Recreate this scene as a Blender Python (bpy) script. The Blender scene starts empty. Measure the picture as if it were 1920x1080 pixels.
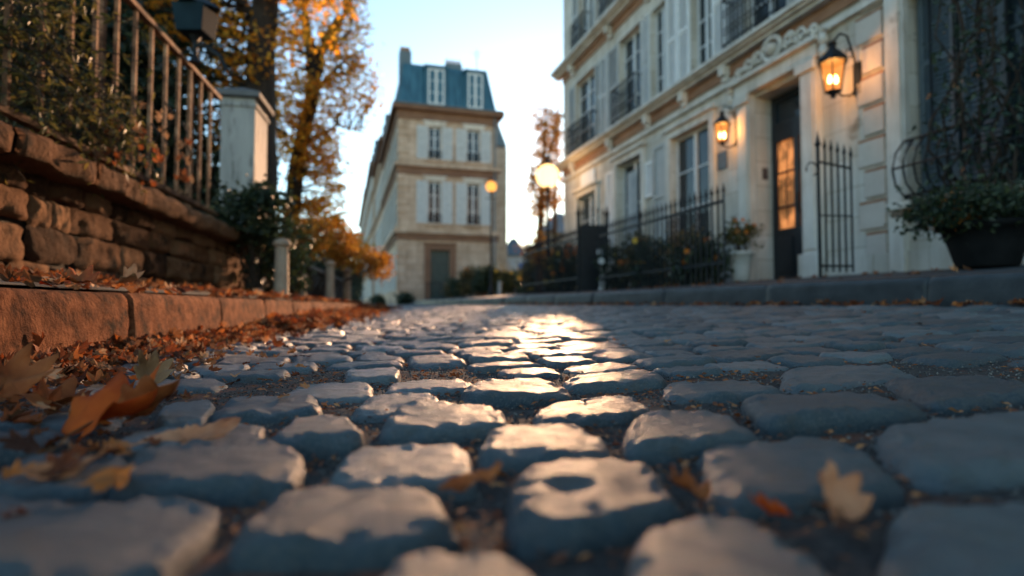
import bpy, math, random
import numpy as np
from mathutils import Vector, Matrix, noise as mn
random.seed(7); R = random.random
def ru(a, b): return a + (b - a) * random.random()
S = bpy.context.scene
COL = S.collection
PI = math.pi
# ------------------------------------------------------------------ camera geometry
FPX = 1080.0
PITCH = math.atan(40 / FPX)
cp, sp = math.cos(PITCH), math.sin(PITCH)
def ray(px, py):
    dx, dy = (px - 960) / FPX, (540 - py) / FPX
    return Vector((dx, cp - dy * sp, sp + dy * cp))
def at(px, py, Y):
    d = ray(px, py); return d * (Y / d.y)
K = .292
def c_rise(u):
    t = max(0., u - .2) / 3.09
    return .15 * min(t, 1.0) ** 1.3
def zroad(x, y):
    u = x + K * y
    yy = max(y, -5)
    return -.15 + .008 * yy + .00008 * max(0, yy - 8) ** 2 * (1 if yy < 60 else 0) + (.00008 * 52 ** 2 if yy >= 60 else 0) + c_rise(u)
def zpave(x, y):                       # right pavement
    u = x + K * y
    return zroad(x, y) + .16 + max(0, u - 3.29) * .074 if u < 6.2 else zroad(x, y) + .16 + 2.91 * .074
def zleft(x, y):                       # left pavement
    k = -.84 - .188 * y
    return .04 + .006 * y + .09 * min(1, max(0, k - x) / .8)
def on_ground(px, py):
    d = ray(px, py); t = .3
    for _ in range(60):
        z = zroad(d.x * t, d.y * t)
        t = t + (d.z * t - z) / (-d.z + .02) * .7
    return (d.x * t, d.y * t)
# ------------------------------------------------------------------ materials
def newmat(name):
    m = bpy.data.materials.new(name); m.use_nodes = True
    nt = m.node_tree; b = nt.nodes['Principled BSDF']
    return m, nt, b
def N(nt, t, **kw):
    n = nt.nodes.new(t)
    for k, v in kw.items():
        if k.startswith('i_'): n.inputs[k[2:].replace('_', ' ')].default_value = v
        else: setattr(n, k, v)
    return n
def ramp(nt, stops):
    r = nt.nodes.new('ShaderNodeValToRGB'); e = r.color_ramp.elements
    while len(e) < len(stops): e.new(.5)
    for i, (p, c) in enumerate(stops):
        e[i].position = p; e[i].color = (*c, 1)
    return r
def mat(name, cols, scale=4., rough=.7, bump=.3, bscale=40., bdist=.01, detail=6., island=False, spec=.5, metal=0., trans=0., stretch=None, scale2=None, dirt=None):
    """cols: list of colours mixed by noise (and island random)"""
    m, nt, b = newmat(name); L = nt.links
    tc = N(nt, 'ShaderNodeTexCoord'); src = tc.outputs['Object']
    geo = N(nt, 'ShaderNodeNewGeometry')
    if stretch:
        mp = N(nt, 'ShaderNodeMapping'); mp.inputs['Scale'].default_value = stretch
        L.new(src, mp.inputs['Vector']); src = mp.outputs['Vector']
    n = N(nt, 'ShaderNodeTexNoise', i_Scale=scale, i_Detail=detail, i_Roughness=.6)
    L.new(src, n.inputs['Vector'])
    fac = n.outputs['Fac']
    if island:
        mx = N(nt, 'ShaderNodeMath', operation='MULTIPLY_ADD')
        mx.inputs[1].default_value = .45
        L.new(fac, mx.inputs[0])
        m2 = N(nt, 'ShaderNodeMath', operation='MULTIPLY'); m2.inputs[1].default_value = .75
        L.new(geo.outputs['Random Per Island'], m2.inputs[0]); L.new(m2.outputs[0], mx.inputs[2])
        fac = mx.outputs[0]
        lo, hi = .15, 1.05
    else:
        lo, hi = .3, .7
    k = len(cols)
    r = ramp(nt, [(lo + (min(hi, 1) - lo) * i / max(1, k - 1), c) for i, c in enumerate(cols)])
    L.new(fac, r.inputs[0]); colout = r.outputs[0]
    if dirt:
        n2 = N(nt, 'ShaderNodeTexNoise', i_Scale=dirt[1], i_Detail=8., i_Roughness=.7)
        L.new(src, n2.inputs['Vector'])
        r2 = ramp(nt, [(dirt[2], (0, 0, 0)), (dirt[2] + .12, (1, 1, 1))]); L.new(n2.outputs['Fac'], r2.inputs[0])
        mix = N(nt, 'ShaderNodeMixRGB'); L.new(r2.outputs[0], mix.inputs[0]); L.new(colout, mix.inputs[1]); mix.inputs[2].default_value = (*dirt[0], 1)
        colout = mix.outputs[0]
    L.new(colout, b.inputs['Base Color'])
    b.inputs['Roughness'].default_value = rough; b.inputs['Metallic'].default_value = metal
    b.inputs['Specular IOR Level'].default_value = spec
    if bump:
        nb = N(nt, 'ShaderNodeTexNoise', i_Scale=bscale, i_Detail=8., i_Roughness=.65)
        L.new(src, nb.inputs['Vector'])
        bp = N(nt, 'ShaderNodeBump', i_Strength=bump, i_Distance=bdist)
        L.new(nb.outputs['Fac'], bp.inputs['Height']); L.new(bp.outputs[0], b.inputs['Normal'])
    if trans:
        tr = N(nt, 'ShaderNodeBsdfTranslucent'); L.new(colout, tr.inputs['Color'])
        ms = N(nt, 'ShaderNodeMixShader'); ms.inputs[0].default_value = trans
        out = nt.nodes['Material Output']
        L.new(b.outputs[0], ms.inputs[1]); L.new(tr.outputs[0], ms.inputs[2]); L.new(ms.outputs[0], out.inputs['Surface'])
    return m
def courses(m, w=.62, h=.33, strength=.5, dark=.75):
    nt = m.node_tree; b = nt.nodes['Principled BSDF']; L = nt.links
    tc = N(nt, 'ShaderNodeTexCoord'); sp = N(nt, 'ShaderNodeSeparateXYZ'); L.new(tc.outputs['Object'], sp.inputs[0])
    ad = N(nt, 'ShaderNodeMath', operation='SUBTRACT'); L.new(sp.outputs[0], ad.inputs[0]); L.new(sp.outputs[1], ad.inputs[1])
    cb = N(nt, 'ShaderNodeCombineXYZ'); L.new(ad.outputs[0], cb.inputs[0]); L.new(sp.outputs[2], cb.inputs[1])
    br = N(nt, 'ShaderNodeTexBrick'); br.inputs['Scale'].default_value = 1; br.inputs['Brick Width'].default_value = w; br.inputs['Row Height'].default_value = h
    br.inputs['Mortar Size'].default_value = .012; br.inputs['Mortar Smooth'].default_value = .3; br.inputs['Color1'].default_value = (1, 1, 1, 1); br.inputs['Color2'].default_value = (.86, .84, .80, 1); br.inputs['Mortar'].default_value = (dark * .8, dark * .76, dark * .7, 1)
    L.new(cb.outputs[0], br.inputs['Vector'])
    src = b.inputs['Base Color'].links[0].from_socket; mx = N(nt, 'ShaderNodeMixRGB', blend_type='MULTIPLY'); mx.inputs[0].default_value = 1
    L.new(src, mx.inputs[1]); L.new(br.outputs['Color'], mx.inputs[2])
    mp = N(nt, 'ShaderNodeMapping'); mp.inputs['Scale'].default_value = (5, 5, .45); L.new(tc.outputs['Object'], mp.inputs['Vector'])
    ns = N(nt, 'ShaderNodeTexNoise', i_Scale=1., i_Detail=8., i_Roughness=.7); L.new(mp.outputs[0], ns.inputs['Vector'])
    rs = ramp(nt, [(.35, (.70, .66, .60)), (.58, (1, 1, 1))]); L.new(ns.outputs['Fac'], rs.inputs[0])
    m2 = N(nt, 'ShaderNodeMixRGB', blend_type='MULTIPLY'); m2.inputs[0].default_value = .8; L.new(mx.outputs[0], m2.inputs[1]); L.new(rs.outputs[0], m2.inputs[2]); L.new(m2.outputs[0], b.inputs['Base Color'])
    return m
def stone_mat():
    m, nt, b = newmat('sett_granite'); L = nt.links
    tc = N(nt, 'ShaderNodeTexCoord'); src = tc.outputs['Object']; geo = N(nt, 'ShaderNodeNewGeometry')
    n = N(nt, 'ShaderNodeTexNoise', i_Scale=14., i_Detail=8., i_Roughness=.7); L.new(src, n.inputs['Vector'])
    a = N(nt, 'ShaderNodeMath', operation='MULTIPLY_ADD'); a.inputs[1].default_value = .55
    L.new(n.outputs['Fac'], a.inputs[0])
    a2 = N(nt, 'ShaderNodeMath', operation='MULTIPLY'); a2.inputs[1].default_value = .62
    L.new(geo.outputs['Random Per Island'], a2.inputs[0]); L.new(a2.outputs[0], a.inputs[2])
    r = ramp(nt, [(.12, (.006, .020, .028)), (.4, (.022, .052, .068)), (.65, (.050, .082, .095)), (.92, (.12, .155, .165))]); L.new(a.outputs[0], r.inputs[0])
    # grain specks
    v = N(nt, 'ShaderNodeTexNoise', i_Scale=300., i_Detail=3., i_Roughness=.8); L.new(src, v.inputs['Vector'])
    r2 = ramp(nt, [(.53, (0, 0, 0)), (.60, (1, 1, 1))]); L.new(v.outputs['Fac'], r2.inputs[0])
    mx = N(nt, 'ShaderNodeMixRGB'); mx.inputs[2].default_value = (.17, .165, .15, 1)
    mm = N(nt, 'ShaderNodeMath', operation='MULTIPLY'); mm.inputs[1].default_value = .55; L.new(r2.outputs[0], mm.inputs[0])
    L.new(mm.outputs[0], mx.inputs[0]); L.new(r.outputs[0], mx.inputs[1])
    n5 = N(nt, 'ShaderNodeTexNoise', i_Scale=26., i_Detail=9., i_Roughness=.75); L.new(src, n5.inputs['Vector'])
    r5 = ramp(nt, [(.52, (0, 0, 0)), (.68, (.8, .8, .8))]); L.new(n5.outputs['Fac'], r5.inputs[0])
    m5 = N(nt, 'ShaderNodeMixRGB'); m5.inputs[2].default_value = (.075, .062, .048, 1); L.new(r5.outputs[0], m5.inputs[0]); L.new(mx.outputs[0], m5.inputs[1]); L.new(m5.outputs[0], b.inputs['Base Color'])
    rr = N(nt, 'ShaderNodeMapRange'); rr.inputs[3].default_value = .30; rr.inputs[4].default_value = .58
    n3 = N(nt, 'ShaderNodeTexNoise', i_Scale=9., i_Detail=6.); L.new(src, n3.inputs['Vector']); L.new(n3.outputs['Fac'], rr.inputs[0]); L.new(rr.outputs[0], b.inputs['Roughness'])
    b.inputs['Specular IOR Level'].default_value = .7
    b1 = N(nt, 'ShaderNodeTexNoise', i_Scale=55., i_Detail=10., i_Roughness=.72); L.new(src, b1.inputs['Vector'])
    b2 = N(nt, 'ShaderNodeTexNoise', i_Scale=210., i_Detail=6., i_Roughness=.8); L.new(src, b2.inputs['Vector'])
    p1 = N(nt, 'ShaderNodeBump', i_Strength=.8, i_Distance=.010); L.new(b1.outputs['Fac'], p1.inputs['Height'])
    p2 = N(nt, 'ShaderNodeBump', i_Strength=.9, i_Distance=.0045); L.new(b2.outputs['Fac'], p2.inputs['Height']); L.new(p1.outputs[0], p2.inputs['Normal'])
    L.new(p2.outputs[0], b.inputs['Normal'])
    return m
def emis(name, col, st, col2=None):
    m, nt, b = newmat(name)
    b.inputs['Base Color'].default_value = (*col, 1); b.inputs['Emission Color'].default_value = (*col, 1); b.inputs['Emission Strength'].default_value = st
    if col2:
        tc = N(nt, 'ShaderNodeTexCoord'); n = N(nt, 'ShaderNodeTexNoise', i_Scale=5., i_Detail=4.)
        nt.links.new(tc.outputs['Object'], n.inputs['Vector'])
        r = ramp(nt, [(.42, col2), (.6, col)]); nt.links.new(n.outputs['Fac'], r.inputs[0]); nt.links.new(r.outputs[0], b.inputs['Emission Color'])
    return m
M = {}
M['sett'] = stone_mat()
M['bed'] = mat('joint_sand', [(.012, .011, .011), (.035, .03, .027), (.08, .065, .05)], scale=60, rough=.85, bump=.9, bscale=260, bdist=.006, dirt=((.22, .06, .018), 11., .52))
M['grit'] = mat('grit', [(.02, .02, .022), (.07, .065, .06), (.22, .2, .17)], scale=50, rough=.6, bump=0, island=True)
M['crumb'] = mat('leaf_crumbs', [(.06, .02, .01), (.32, .09, .02), (.50, .22, .08)], scale=50, rough=.7, bump=0, island=True, trans=.25)
M['litter'] = mat('leaf_litter', [(.025, .012, .008), (.09, .03, .014), (.30, .07, .018), (.10, .045, .022), (.24, .11, .05), (.50, .15, .03), (.52, .34, .19)], scale=30, rough=.75, spec=.2, bump=.4, bscale=120, bdist=.004, island=True, trans=.3)
M['ground'] = mat('earth', [(.02, .018, .015), (.05, .045, .035)], scale=3, rough=.9, bump=.5, bscale=20, bdist=.03)
M['asphalt'] = mat('paving_asphalt', [(.02, .025, .028), (.042, .049, .052)], scale=5, rough=.7, bump=.4, bscale=60, bdist=.01)
M['kerbg'] = mat('granite_kerb', [(.014, .02, .023), (.026, .034, .037), (.042, .05, .052)], scale=8, rough=.55, bump=.5, bscale=70, bdist=.006, spec=.5)
M['kerbl'] = mat('sandstone_kerb', [(.05, .018, .010), (.22, .080, .036), (.40, .165, .08)], scale=16, rough=.95, spec=.08, bump=1., bscale=85, bdist=.035, dirt=((.03, .018, .013), 9., .55))
M['rubble'] = mat('rubble_stone', [(.028, .015, .010), (.15, .075, .040), (.30, .17, .095)], scale=7, spec=.08, rough=.95, bump=1., bscale=26, bdist=.04, island=True, dirt=((.03, .024, .02), 5., .56))
M['mortar'] = mat('old_mortar', [(.008, .006, .005), (.022, .015, .010)], scale=9, rough=.95, bump=.8, bscale=50, bdist=.02)
M['iron_rust'] = mat('rusty_iron', [(.03, .016, .010), (.20, .10, .055), (.42, .25, .14)], scale=9, spec=.12, rough=.8, bump=.5, bscale=120, bdist=.003)
M['iron'] = mat('black_iron', [(.005, .007, .009), (.012, .015, .018)], scale=10, spec=.25, rough=.6, bump=.2, bscale=90, bdist=.002)
M['pillar'] = mat('painted_pillar', [(.30, .29, .27), (.42, .40, .37)], scale=3, rough=.8, bump=.3, bscale=30, bdist=.01, stretch=(3, 3, .6), dirt=((.10, .09, .08), 4., .54))
M['cap'] = mat('pillar_cap', [(.10, .10, .10), (.17, .165, .16)], scale=5, rough=.8, bump=.4)
M['cream'] = mat('limestone_facade', [(.50, .465, .41), (.62, .585, .525), (.70, .665, .605)], scale=1.1, rough=.8, bump=.25, bscale=18, bdist=.01, dirt=((.30, .25, .19), 2.2, .60))
M['trim'] = mat('limestone_trim', [(.54, .51, .465), (.66, .63, .58), (.74, .71, .66)], scale=2, rough=.75, bump=.25, bscale=25, bdist=.008, dirt=((.30, .25, .20), 3.2, .62))
M['quoin'] = mat('pink_beige_blocks', [(.48, .42, .36), (.58, .52, .46)], scale=4, rough=.8, bump=.3)
M['terra'] = mat('terracotta_trim', [(.24, .115, .06), (.34, .18, .10)], scale=4, rough=.8, bump=.3)
M['beige'] = mat('warm_beige_stone', [(.40, .28, .19), (.52, .38, .28), (.60, .46, .35)], scale=1.2, rough=.85, bump=.3, bscale=14, bdist=.02, dirt=((.24, .15, .09), 1.5, .58))
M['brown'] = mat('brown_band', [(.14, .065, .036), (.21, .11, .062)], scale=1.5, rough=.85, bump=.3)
M['zinc'] = mat('blue_zinc', [(.016, .070, .11), (.028, .11, .165), (.045, .15, .21)], scale=1.2, rough=.6, bump=.2, bscale=9, bdist=.02, stretch=(4, 4, .5), metal=.15)
M['slate'] = mat('grey_slate', [(.06, .09, .11), (.11, .15, .17)], scale=2, rough=.6, bump=.2)
M['shutter'] = mat('pale_shutter', [(.40, .42, .42), (.54, .55, .54)], scale=6, rough=.6, bump=.1)
M['shutter_w'] = mat('white_shutter', [(.62, .63, .62), (.72, .73, .72)], scale=6, rough=.55, bump=.1)
M['shutter_g'] = mat('grey_shutter', [(.30, .32, .32), (.40, .41, .40)], scale=6, rough=.6, bump=.1)
M['shutter_d'] = mat('dark_shutter', [(.05, .075, .09), (.09, .12, .135)], scale=6, rough=.5, bump=.1)
M['wframe'] = mat('window_paint', [(.50, .53, .54), (.62, .64, .64)], scale=6, rough=.5, bump=.1)
M['glass'] = mat('window_glass', [(.012, .02, .026), (.03, .045, .055)], scale=1.5, rough=.08, bump=.05, bscale=3, bdist=.02, spec=.35)
courses(M['trim'], 9, 9, dark=1.2); courses(M['beige']); courses(M['cream'], .8, .36, dark=.9)
M['door'] = mat('black_door', [(.006, .010, .014), (.014, .02, .026)], scale=5, rough=.35, bump=.15)
M['green_door'] = mat('green_door', [(.012, .032, .028), (.022, .05, .043)], scale=4, rough=.5, bump=.1)
M['curtain'] = mat('curtain', [(.45, .48, .5), (.62, .64, .65)], scale=5, rough=.8, bump=0, trans=.2)
M['bark'] = mat('bark', [(.018, .012, .009), (.045, .030, .02), (.075, .05, .034)], scale=6, rough=.9, bump=1., bscale=22, bdist=.04, stretch=(3, 3, .7))
M['f_orange'] = mat('autumn_leaves', [(.50, .16, .01), (.85, .32, .02), (.92, .44, .03), (.92, .58, .08)], scale=6, rough=.5, bump=0, island=True, trans=.65)
M['f_red'] = mat('russet_leaves', [(.35, .07, .01), (.62, .17, .02), (.75, .30, .03)], scale=6, rough=.55, bump=0, island=True, trans=.45)
M['f_yellow'] = mat('yellow_leaves', [(.30, .16, .02), (.55, .32, .03), (.62, .42, .06)], scale=6, rough=.55, bump=0, island=True, trans=.45)
M['f_dark'] = mat('dark_leaves', [(.008, .018, .010), (.02, .04, .018), (.05, .07, .025)], scale=6, rough=.5, bump=0, island=True, trans=.3)
M['f_olive'] = mat('olive_leaves', [(.03, .04, .012), (.08, .08, .02), (.20, .15, .04)], scale=6, rough=.5, bump=0, island=True, trans=.35)
M['f_ivy'] = mat('ivy_leaves', [(.008, .02, .014), (.02, .045, .028), (.05, .08, .05)], scale=6, rough=.4, bump=0, island=True, trans=.25)
M['f_mix'] = mat('mixed_leaves', [(.01, .02, .01), (.05, .06, .02), (.22, .13, .03), (.3, .2, .12)], scale=6, rough=.5, bump=0, island=True, trans=.35)
M['f_gold'] = mat('golden_leaves', [(.20, .07, .01), (.48, .20, .02), (.62, .34, .05)], scale=6, rough=.55, bump=0, island=True, trans=.45)
M['lantern_blue'] = mat('lantern_blue', [(.006, .018, .026), (.012, .03, .04)], scale=6, spec=.15, rough=.8, bump=.1)
M['petal_o'] = mat('orange_petals', [(.6, .12, .01), (.8, .25, .02)], scale=9, rough=.5, bump=0, island=True, trans=.4)
M['petal_y'] = mat('yellow_petals', [(.6, .35, .02), (.75, .5, .05)], scale=9, rough=.5, bump=0, island=True, trans=.4)
M['petal_w'] = mat('white_petals', [(.55, .55, .55), (.7, .7, .7)], scale=9, rough=.5, bump=0, island=True, trans=.3)
M['pot_dark'] = mat('dark_pot', [(.003, .004, .005), (.009, .010, .011)], scale=8, spec=.15, rough=.8, bump=.3)
M['pot_terra'] = mat('terracotta_pot', [(.30, .10, .05), (.42, .16, .08)], scale=8, rough=.7, bump=.3)
M['pot_pale'] = mat('pale_pot', [(.36, .34, .31), (.48, .46, .42)], scale=8, rough=.7, bump=.3)
M['soil'] = mat('soil', [(.012, .009, .007), (.03, .022, .016)], scale=20, rough=.95, bump=.6)
M['lampglass'] = emis('lamp_glass', (1, .48, .12), 2.2)
M['bulb'] = emis('lamp_bulb', (1, .60, .22), 14)
M['globe'] = emis('lamp_globe', (1, .60, .24), 1.35)
M['globe2'] = emis('small_lamp_globe', (1, .40, .07), .75)
M['litglass'] = emis('lit_door_glass', (1, .34, .10), .30, (.05, .012, .004))
M['bollard'] = mat('weathered_limestone', [(.34, .24, .16), (.48, .36, .25)], scale=8, rough=.8, bump=.5, bscale=60, bdist=.006)
M['far'] = mat('pale_blue_render', [(.34, .40, .43), (.44, .50, .52)], scale=.8, rough=.85, bump=0)
M['blue_sign'] = mat('blue_panel', [(.02, .10, .30), (.03, .14, .38)], scale=2, rough=.5, bump=0)
M['plaque'] = mat('dark_plaque', [(.03, .035, .04), (.06, .065, .07)], scale=12, rough=.4, bump=.1)
M['wsign'] = mat('white_enamel', [(.6, .62, .64), (.7, .72, .73)], scale=5, rough=.4, bump=0)
# ------------------------------------------------------------------ mesh building
class MB:
    def __init__(s): s.v = []; s.f = []
    def add(s, vs, fs):
        o = len(s.v); s.v.extend([tuple(p) for p in vs]); s.f.extend([tuple(i + o for i in f) for f in fs])
    def hexa(s, p):   # 8 points: bottom 0-3 ccw, top 4-7
        s.add(p, [(3, 2, 1, 0), (4, 5, 6, 7), (0, 1, 5, 4), (1, 2, 6, 5), (2, 3, 7, 6), (3, 0, 4, 7)])
    def tube(s, pts, rad, n=6, cap=True, flat=None):
        pts = [Vector(p) for p in pts]; k = len(pts)
        if not hasattr(rad, '__len__'): rad = [rad] * k
        vs = []; up = Vector((.13, .21, .97))
        for i, p in enumerate(pts):
            t = (pts[min(i + 1, k - 1)] - pts[max(i - 1, 0)])
            if t.length < 1e-9: t = Vector((0, 0, 1))
            t.normalize()
            a = t.cross(up if abs(t.dot(up)) < .95 else Vector((1, 0, 0))).normalized(); b = t.cross(a)
            for j in range(n):
                th = 2 * PI * j / n
                vs.append(p + (a * math.cos(th) + b * math.sin(th)) * rad[i])
        fs = [(i * n + j, i * n + (j + 1) % n, (i + 1) * n + (j + 1) % n, (i + 1) * n + j) for i in range(k - 1) for j in range(n)]
        if cap: fs += [tuple(reversed(range(n))), tuple((k - 1) * n + j for j in range(n))]
        s.add(vs, fs)
    def lathe(s, c, prof, n=20):   # prof: (r,z)
        c = Vector(c); vs = []; k = len(prof)
        for r, z in prof:
            for j in range(n):
                th = 2 * PI * j / n; vs.append(c + Vector((r * math.cos(th), r * math.sin(th), z)))
        fs = [(i * n + j, i * n + (j + 1) % n, (i + 1) * n + (j + 1) % n, (i + 1) * n + j) for i in range(k - 1) for j in range(n)]
        fs += [tuple(reversed(range(n))), tuple((k - 1) * n + j for j in range(n))]
        s.add(vs, fs)
    def build(s, name, m, parent=None, smooth=False, bevel=0):
        me = bpy.data.meshes.new(name); me.from_pydata(s.v, [], s.f); me.update()
        if smooth: me.polygons.foreach_set('use_smooth', [True] * len(me.polygons))
        me.materials.append(m if not isinstance(m, str) else M[m])
        o = bpy.data.objects.new(name, me); COL.objects.link(o)
        if parent: o.parent = parent; o.matrix_parent_inverse = Matrix.Translation(parent.location).inverted() if parent.type == 'EMPTY' else Matrix()
        if bevel:
            b = o.modifiers.new('b', 'BEVEL'); b.width = bevel; b.segments = 2; b.limit_method = 'ANGLE'
        return o
def tag(o, label=None, cat=None, group=None, kind=None):
    if label: o['label'] = label
    if cat: o['category'] = cat
    if group: o['group'] = group
    if kind: o['kind'] = kind
    return o
def empty(name, loc, label, cat, group=None):
    o = bpy.data.objects.new(name, None); o.location = loc; o.empty_display_size = .1; COL.objects.link(o)
    return tag(o, label, cat, group)
class Fr:   # facade frame: origin, along (unit), outward normal
    def __init__(s, o, a, n): s.o = Vector(o); s.a = Vector(a).normalized(); s.n = Vector(n).normalized()
    def p(s, a, n, z): return s.o + s.a * a + s.n * n + Vector((0, 0, z))
    def box(s, mb, a0, a1, n0, n1, z0, z1):
        mb.hexa([s.p(a0, n0, z0), s.p(a1, n0, z0), s.p(a1, n1, z0), s.p(a0, n1, z0), s.p(a0, n0, z1), s.p(a1, n0, z1), s.p(a1, n1, z1), s.p(a0, n1, z1)])
def obox(fr, name, m, parent, a0, a1, n0, n1, z0, z1, bevel=0):
    mb = MB(); fr.box(mb, a0, a1, n0, n1, z0, z1); return mb.build(name, m, parent, bevel=bevel)
def wall_panel(fr, mb, a0, a1, z0, z1, ops, t=.3):
    """solid wall of thickness t with openings"""
    xs = sorted(set([a0, a1] + [q for o in ops for q in o[:2] if a0 < q < a1])); zs = sorted(set([z0, z1] + [q for o in ops for q in o[2:4]]))
    def hole(x, z): return any(o[0] < x < o[1] and o[2] < z < o[3] for o in ops)
    for i in range(len(xs) - 1):
        for j in range(len(zs) - 1):
            if hole((xs[i] + xs[i + 1]) / 2, (zs[j] + zs[j + 1]) / 2): continue
            A, B, C, D = xs[i], xs[i + 1], zs[j], zs[j + 1]
            mb.add([fr.p(A, 0, C), fr.p(B, 0, C), fr.p(B, 0, D), fr.p(A, 0, D)], [(0, 1, 2, 3)])
    for o in ops:
        A, B, C, D = o[:4]
        for q in ([(A, C), (A, D)], [(B, C), (B, D)], [(A, C), (B, C)], [(A, D), (B, D)]):
            (x0, y0), (x1, y1) = q
            mb.add([fr.p(x0, 0, y0), fr.p(x1, 0, y1), fr.p(x1, -t, y1), fr.p(x0, -t, y0)], [(0, 1, 2, 3)])
    # side, top and back skins
    for a in (a0, a1): mb.add([fr.p(a, 0, z0), fr.p(a, 0, z1), fr.p(a, -t - .02, z1), fr.p(a, -t - .02, z0)], [(0, 1, 2, 3)])
    mb.add([fr.p(a0, -t - .06, z0), fr.p(a1, -t - .06, z0), fr.p(a1, -t - .06, z1), fr.p(a0, -t - .06, z1)], [(0, 1, 2, 3)])
def window(fr, parent, a0, a1, z0, z1, d=.18, nh=3, fm='wframe', w=.05, pane='glass', leaves=2, name='window'):
    mb = MB(); e = .004
    fr.box(mb, a0 + e, a0 + w, -d - .05, -d, z0 + e, z1 - e); fr.box(mb, a1 - w, a1 - e, -d - .05, -d, z0 + e, z1 - e)
    fr.box(mb, a0 + w, a1 - w, -d - .05, -d, z1 - w, z1 - e); fr.box(mb, a0 + w, a1 - w, -d - .05, -d, z0 + e, z0 + w)
    for i in range(1, leaves):
        c = a0 + (a1 - a0) * i / leaves; fr.box(mb, c - w * .7, c + w * .7, -d - .045, -d + .012, z0 + w, z1 - w)
    for i in range(1, nh + 1):
        c = z0 + (z1 - z0) * i / (nh + 1); fr.box(mb, a0 + w, a1 - w, -d - .04, -d - .008, c - .015, c + .015)
    f = mb.build(name, fm, parent)
    mb = MB(); fr.box(mb, a0 + .01, a1 - .01, -d - .035, -d - .028, z0 + .01, z1 - .01); mb.build('pane', pane, f)
    return f
def shutter(fr, parent, a0, a1, z0, z1, n0=.01, t=.035, m='shutter', slats=True, panels=2):
    mb = MB(); w = min(.06, (a1 - a0) * .18)
    fr.box(mb, a0, a0 + w, n0, n0 + t, z0, z1); fr.box(mb, a1 - w, a1, n0, n0 + t, z0, z1)
    for i in range(panels + 1):
        c = z0 + (z1 - z0 - w) * i / panels; fr.box(mb, a0 + w, a1 - w, n0, n0 + t * .96, c, c + w)
    if slats:
        z = z0 + w + .01
        while z < z1 - w - .02:
            mb.add([fr.p(a0 + w, n0 + t * .8, z), fr.p(a1 - w, n0 + t * .8, z), fr.p(a1 - w, n0 + t * .25, z + .05), fr.p(a0 + w, n0 + t * .25, z + .05)], [(0, 1, 2, 3)])
            z += .05
    fr.box(mb, a0 + w, a1 - w, n0, n0 + t * .2, z0 + w, z1 - w)
    return mb.build('shutter', m, parent)
def railing(fr, parent, a0, a1, z0, z1, n=.18, sp_=.09, name='window_railing', m='iron', r=.011, scroll=True):
    mb = MB(); k = max(2, int((a1 - a0) / sp_))
    mb.tube([fr.p(a0, 0, z1), fr.p(a0, n, z1), fr.p(a1, n, z1), fr.p(a1, 0, z1)], r * 1.6, 6)
    mb.tube([fr.p(a0, 0, z0 + .05), fr.p(a0, n, z0 + .05), fr.p(a1, n, z0 + .05), fr.p(a1, 0, z0 + .05)], r * 1.3, 6)
    for i in range(k + 1):
        a = a0 + (a1 - a0) * i / k; mb.tube([fr.p(a, n, z0), fr.p(a, n, z1)], r, 5)
    if scroll:
        for i in range(k):
            a = a0 + (a1 - a0) * (i + .5) / k; rr = (a1 - a0) / k * .42
            for zc in (z0 + (z1 - z0) * .33, z0 + (z1 - z0) * .7):
                mb.tube([fr.p(a + rr * math.cos(t), n, zc + rr * 1.3 * math.sin(t)) for t in np.linspace(0, 2 * PI, 9)], r * .7, 4)
    return mb.build(name, m, parent)
# ------------------------------------------------------------------ leaves
def leaf_cloud(mb, pts, size, aspect=.62):
    """each leaf: a folded four-point blade"""
    for p in pts:
        s = size * ru(.6, 1.3)
        d = Vector((ru(-1, 1), ru(-1, 1), ru(-1, .6))).normalized()
        q = d.cross(Vector((ru(-1, 1), ru(-1, 1), ru(-1, 1)))).normalized(); nn = d.cross(q)
        p = Vector(p)
        m1 = p + d * s * .45
        mb.add([p, m1 + q * s * aspect * .5 + nn * s * .12, p + d * s, m1 - q * s * aspect * .5 + nn * s * .12], [(0, 1, 2), (0, 2, 3)])
def clumps(center, rad, nclump, per, cr, hollow=.35):
    c = Vector(center); out = []; cs = []
    for _ in range(nclump):
        while True:
            q = Vector((ru(-1, 1), ru(-1, 1), ru(-1, 1)))
            if hollow < q.length < 1: break
        cc = c + Vector((q.x * rad[0], q.y * rad[1], q.z * rad[2])); cs.append(cc)
        r = cr * ru(.6, 1.3)
        for _ in range(int(per * ru(.6, 1.4))):
            out.append(cc + Vector((random.gauss(0, r), random.gauss(0, r), random.gauss(0, r * .8))))
    return out, cs
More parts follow.
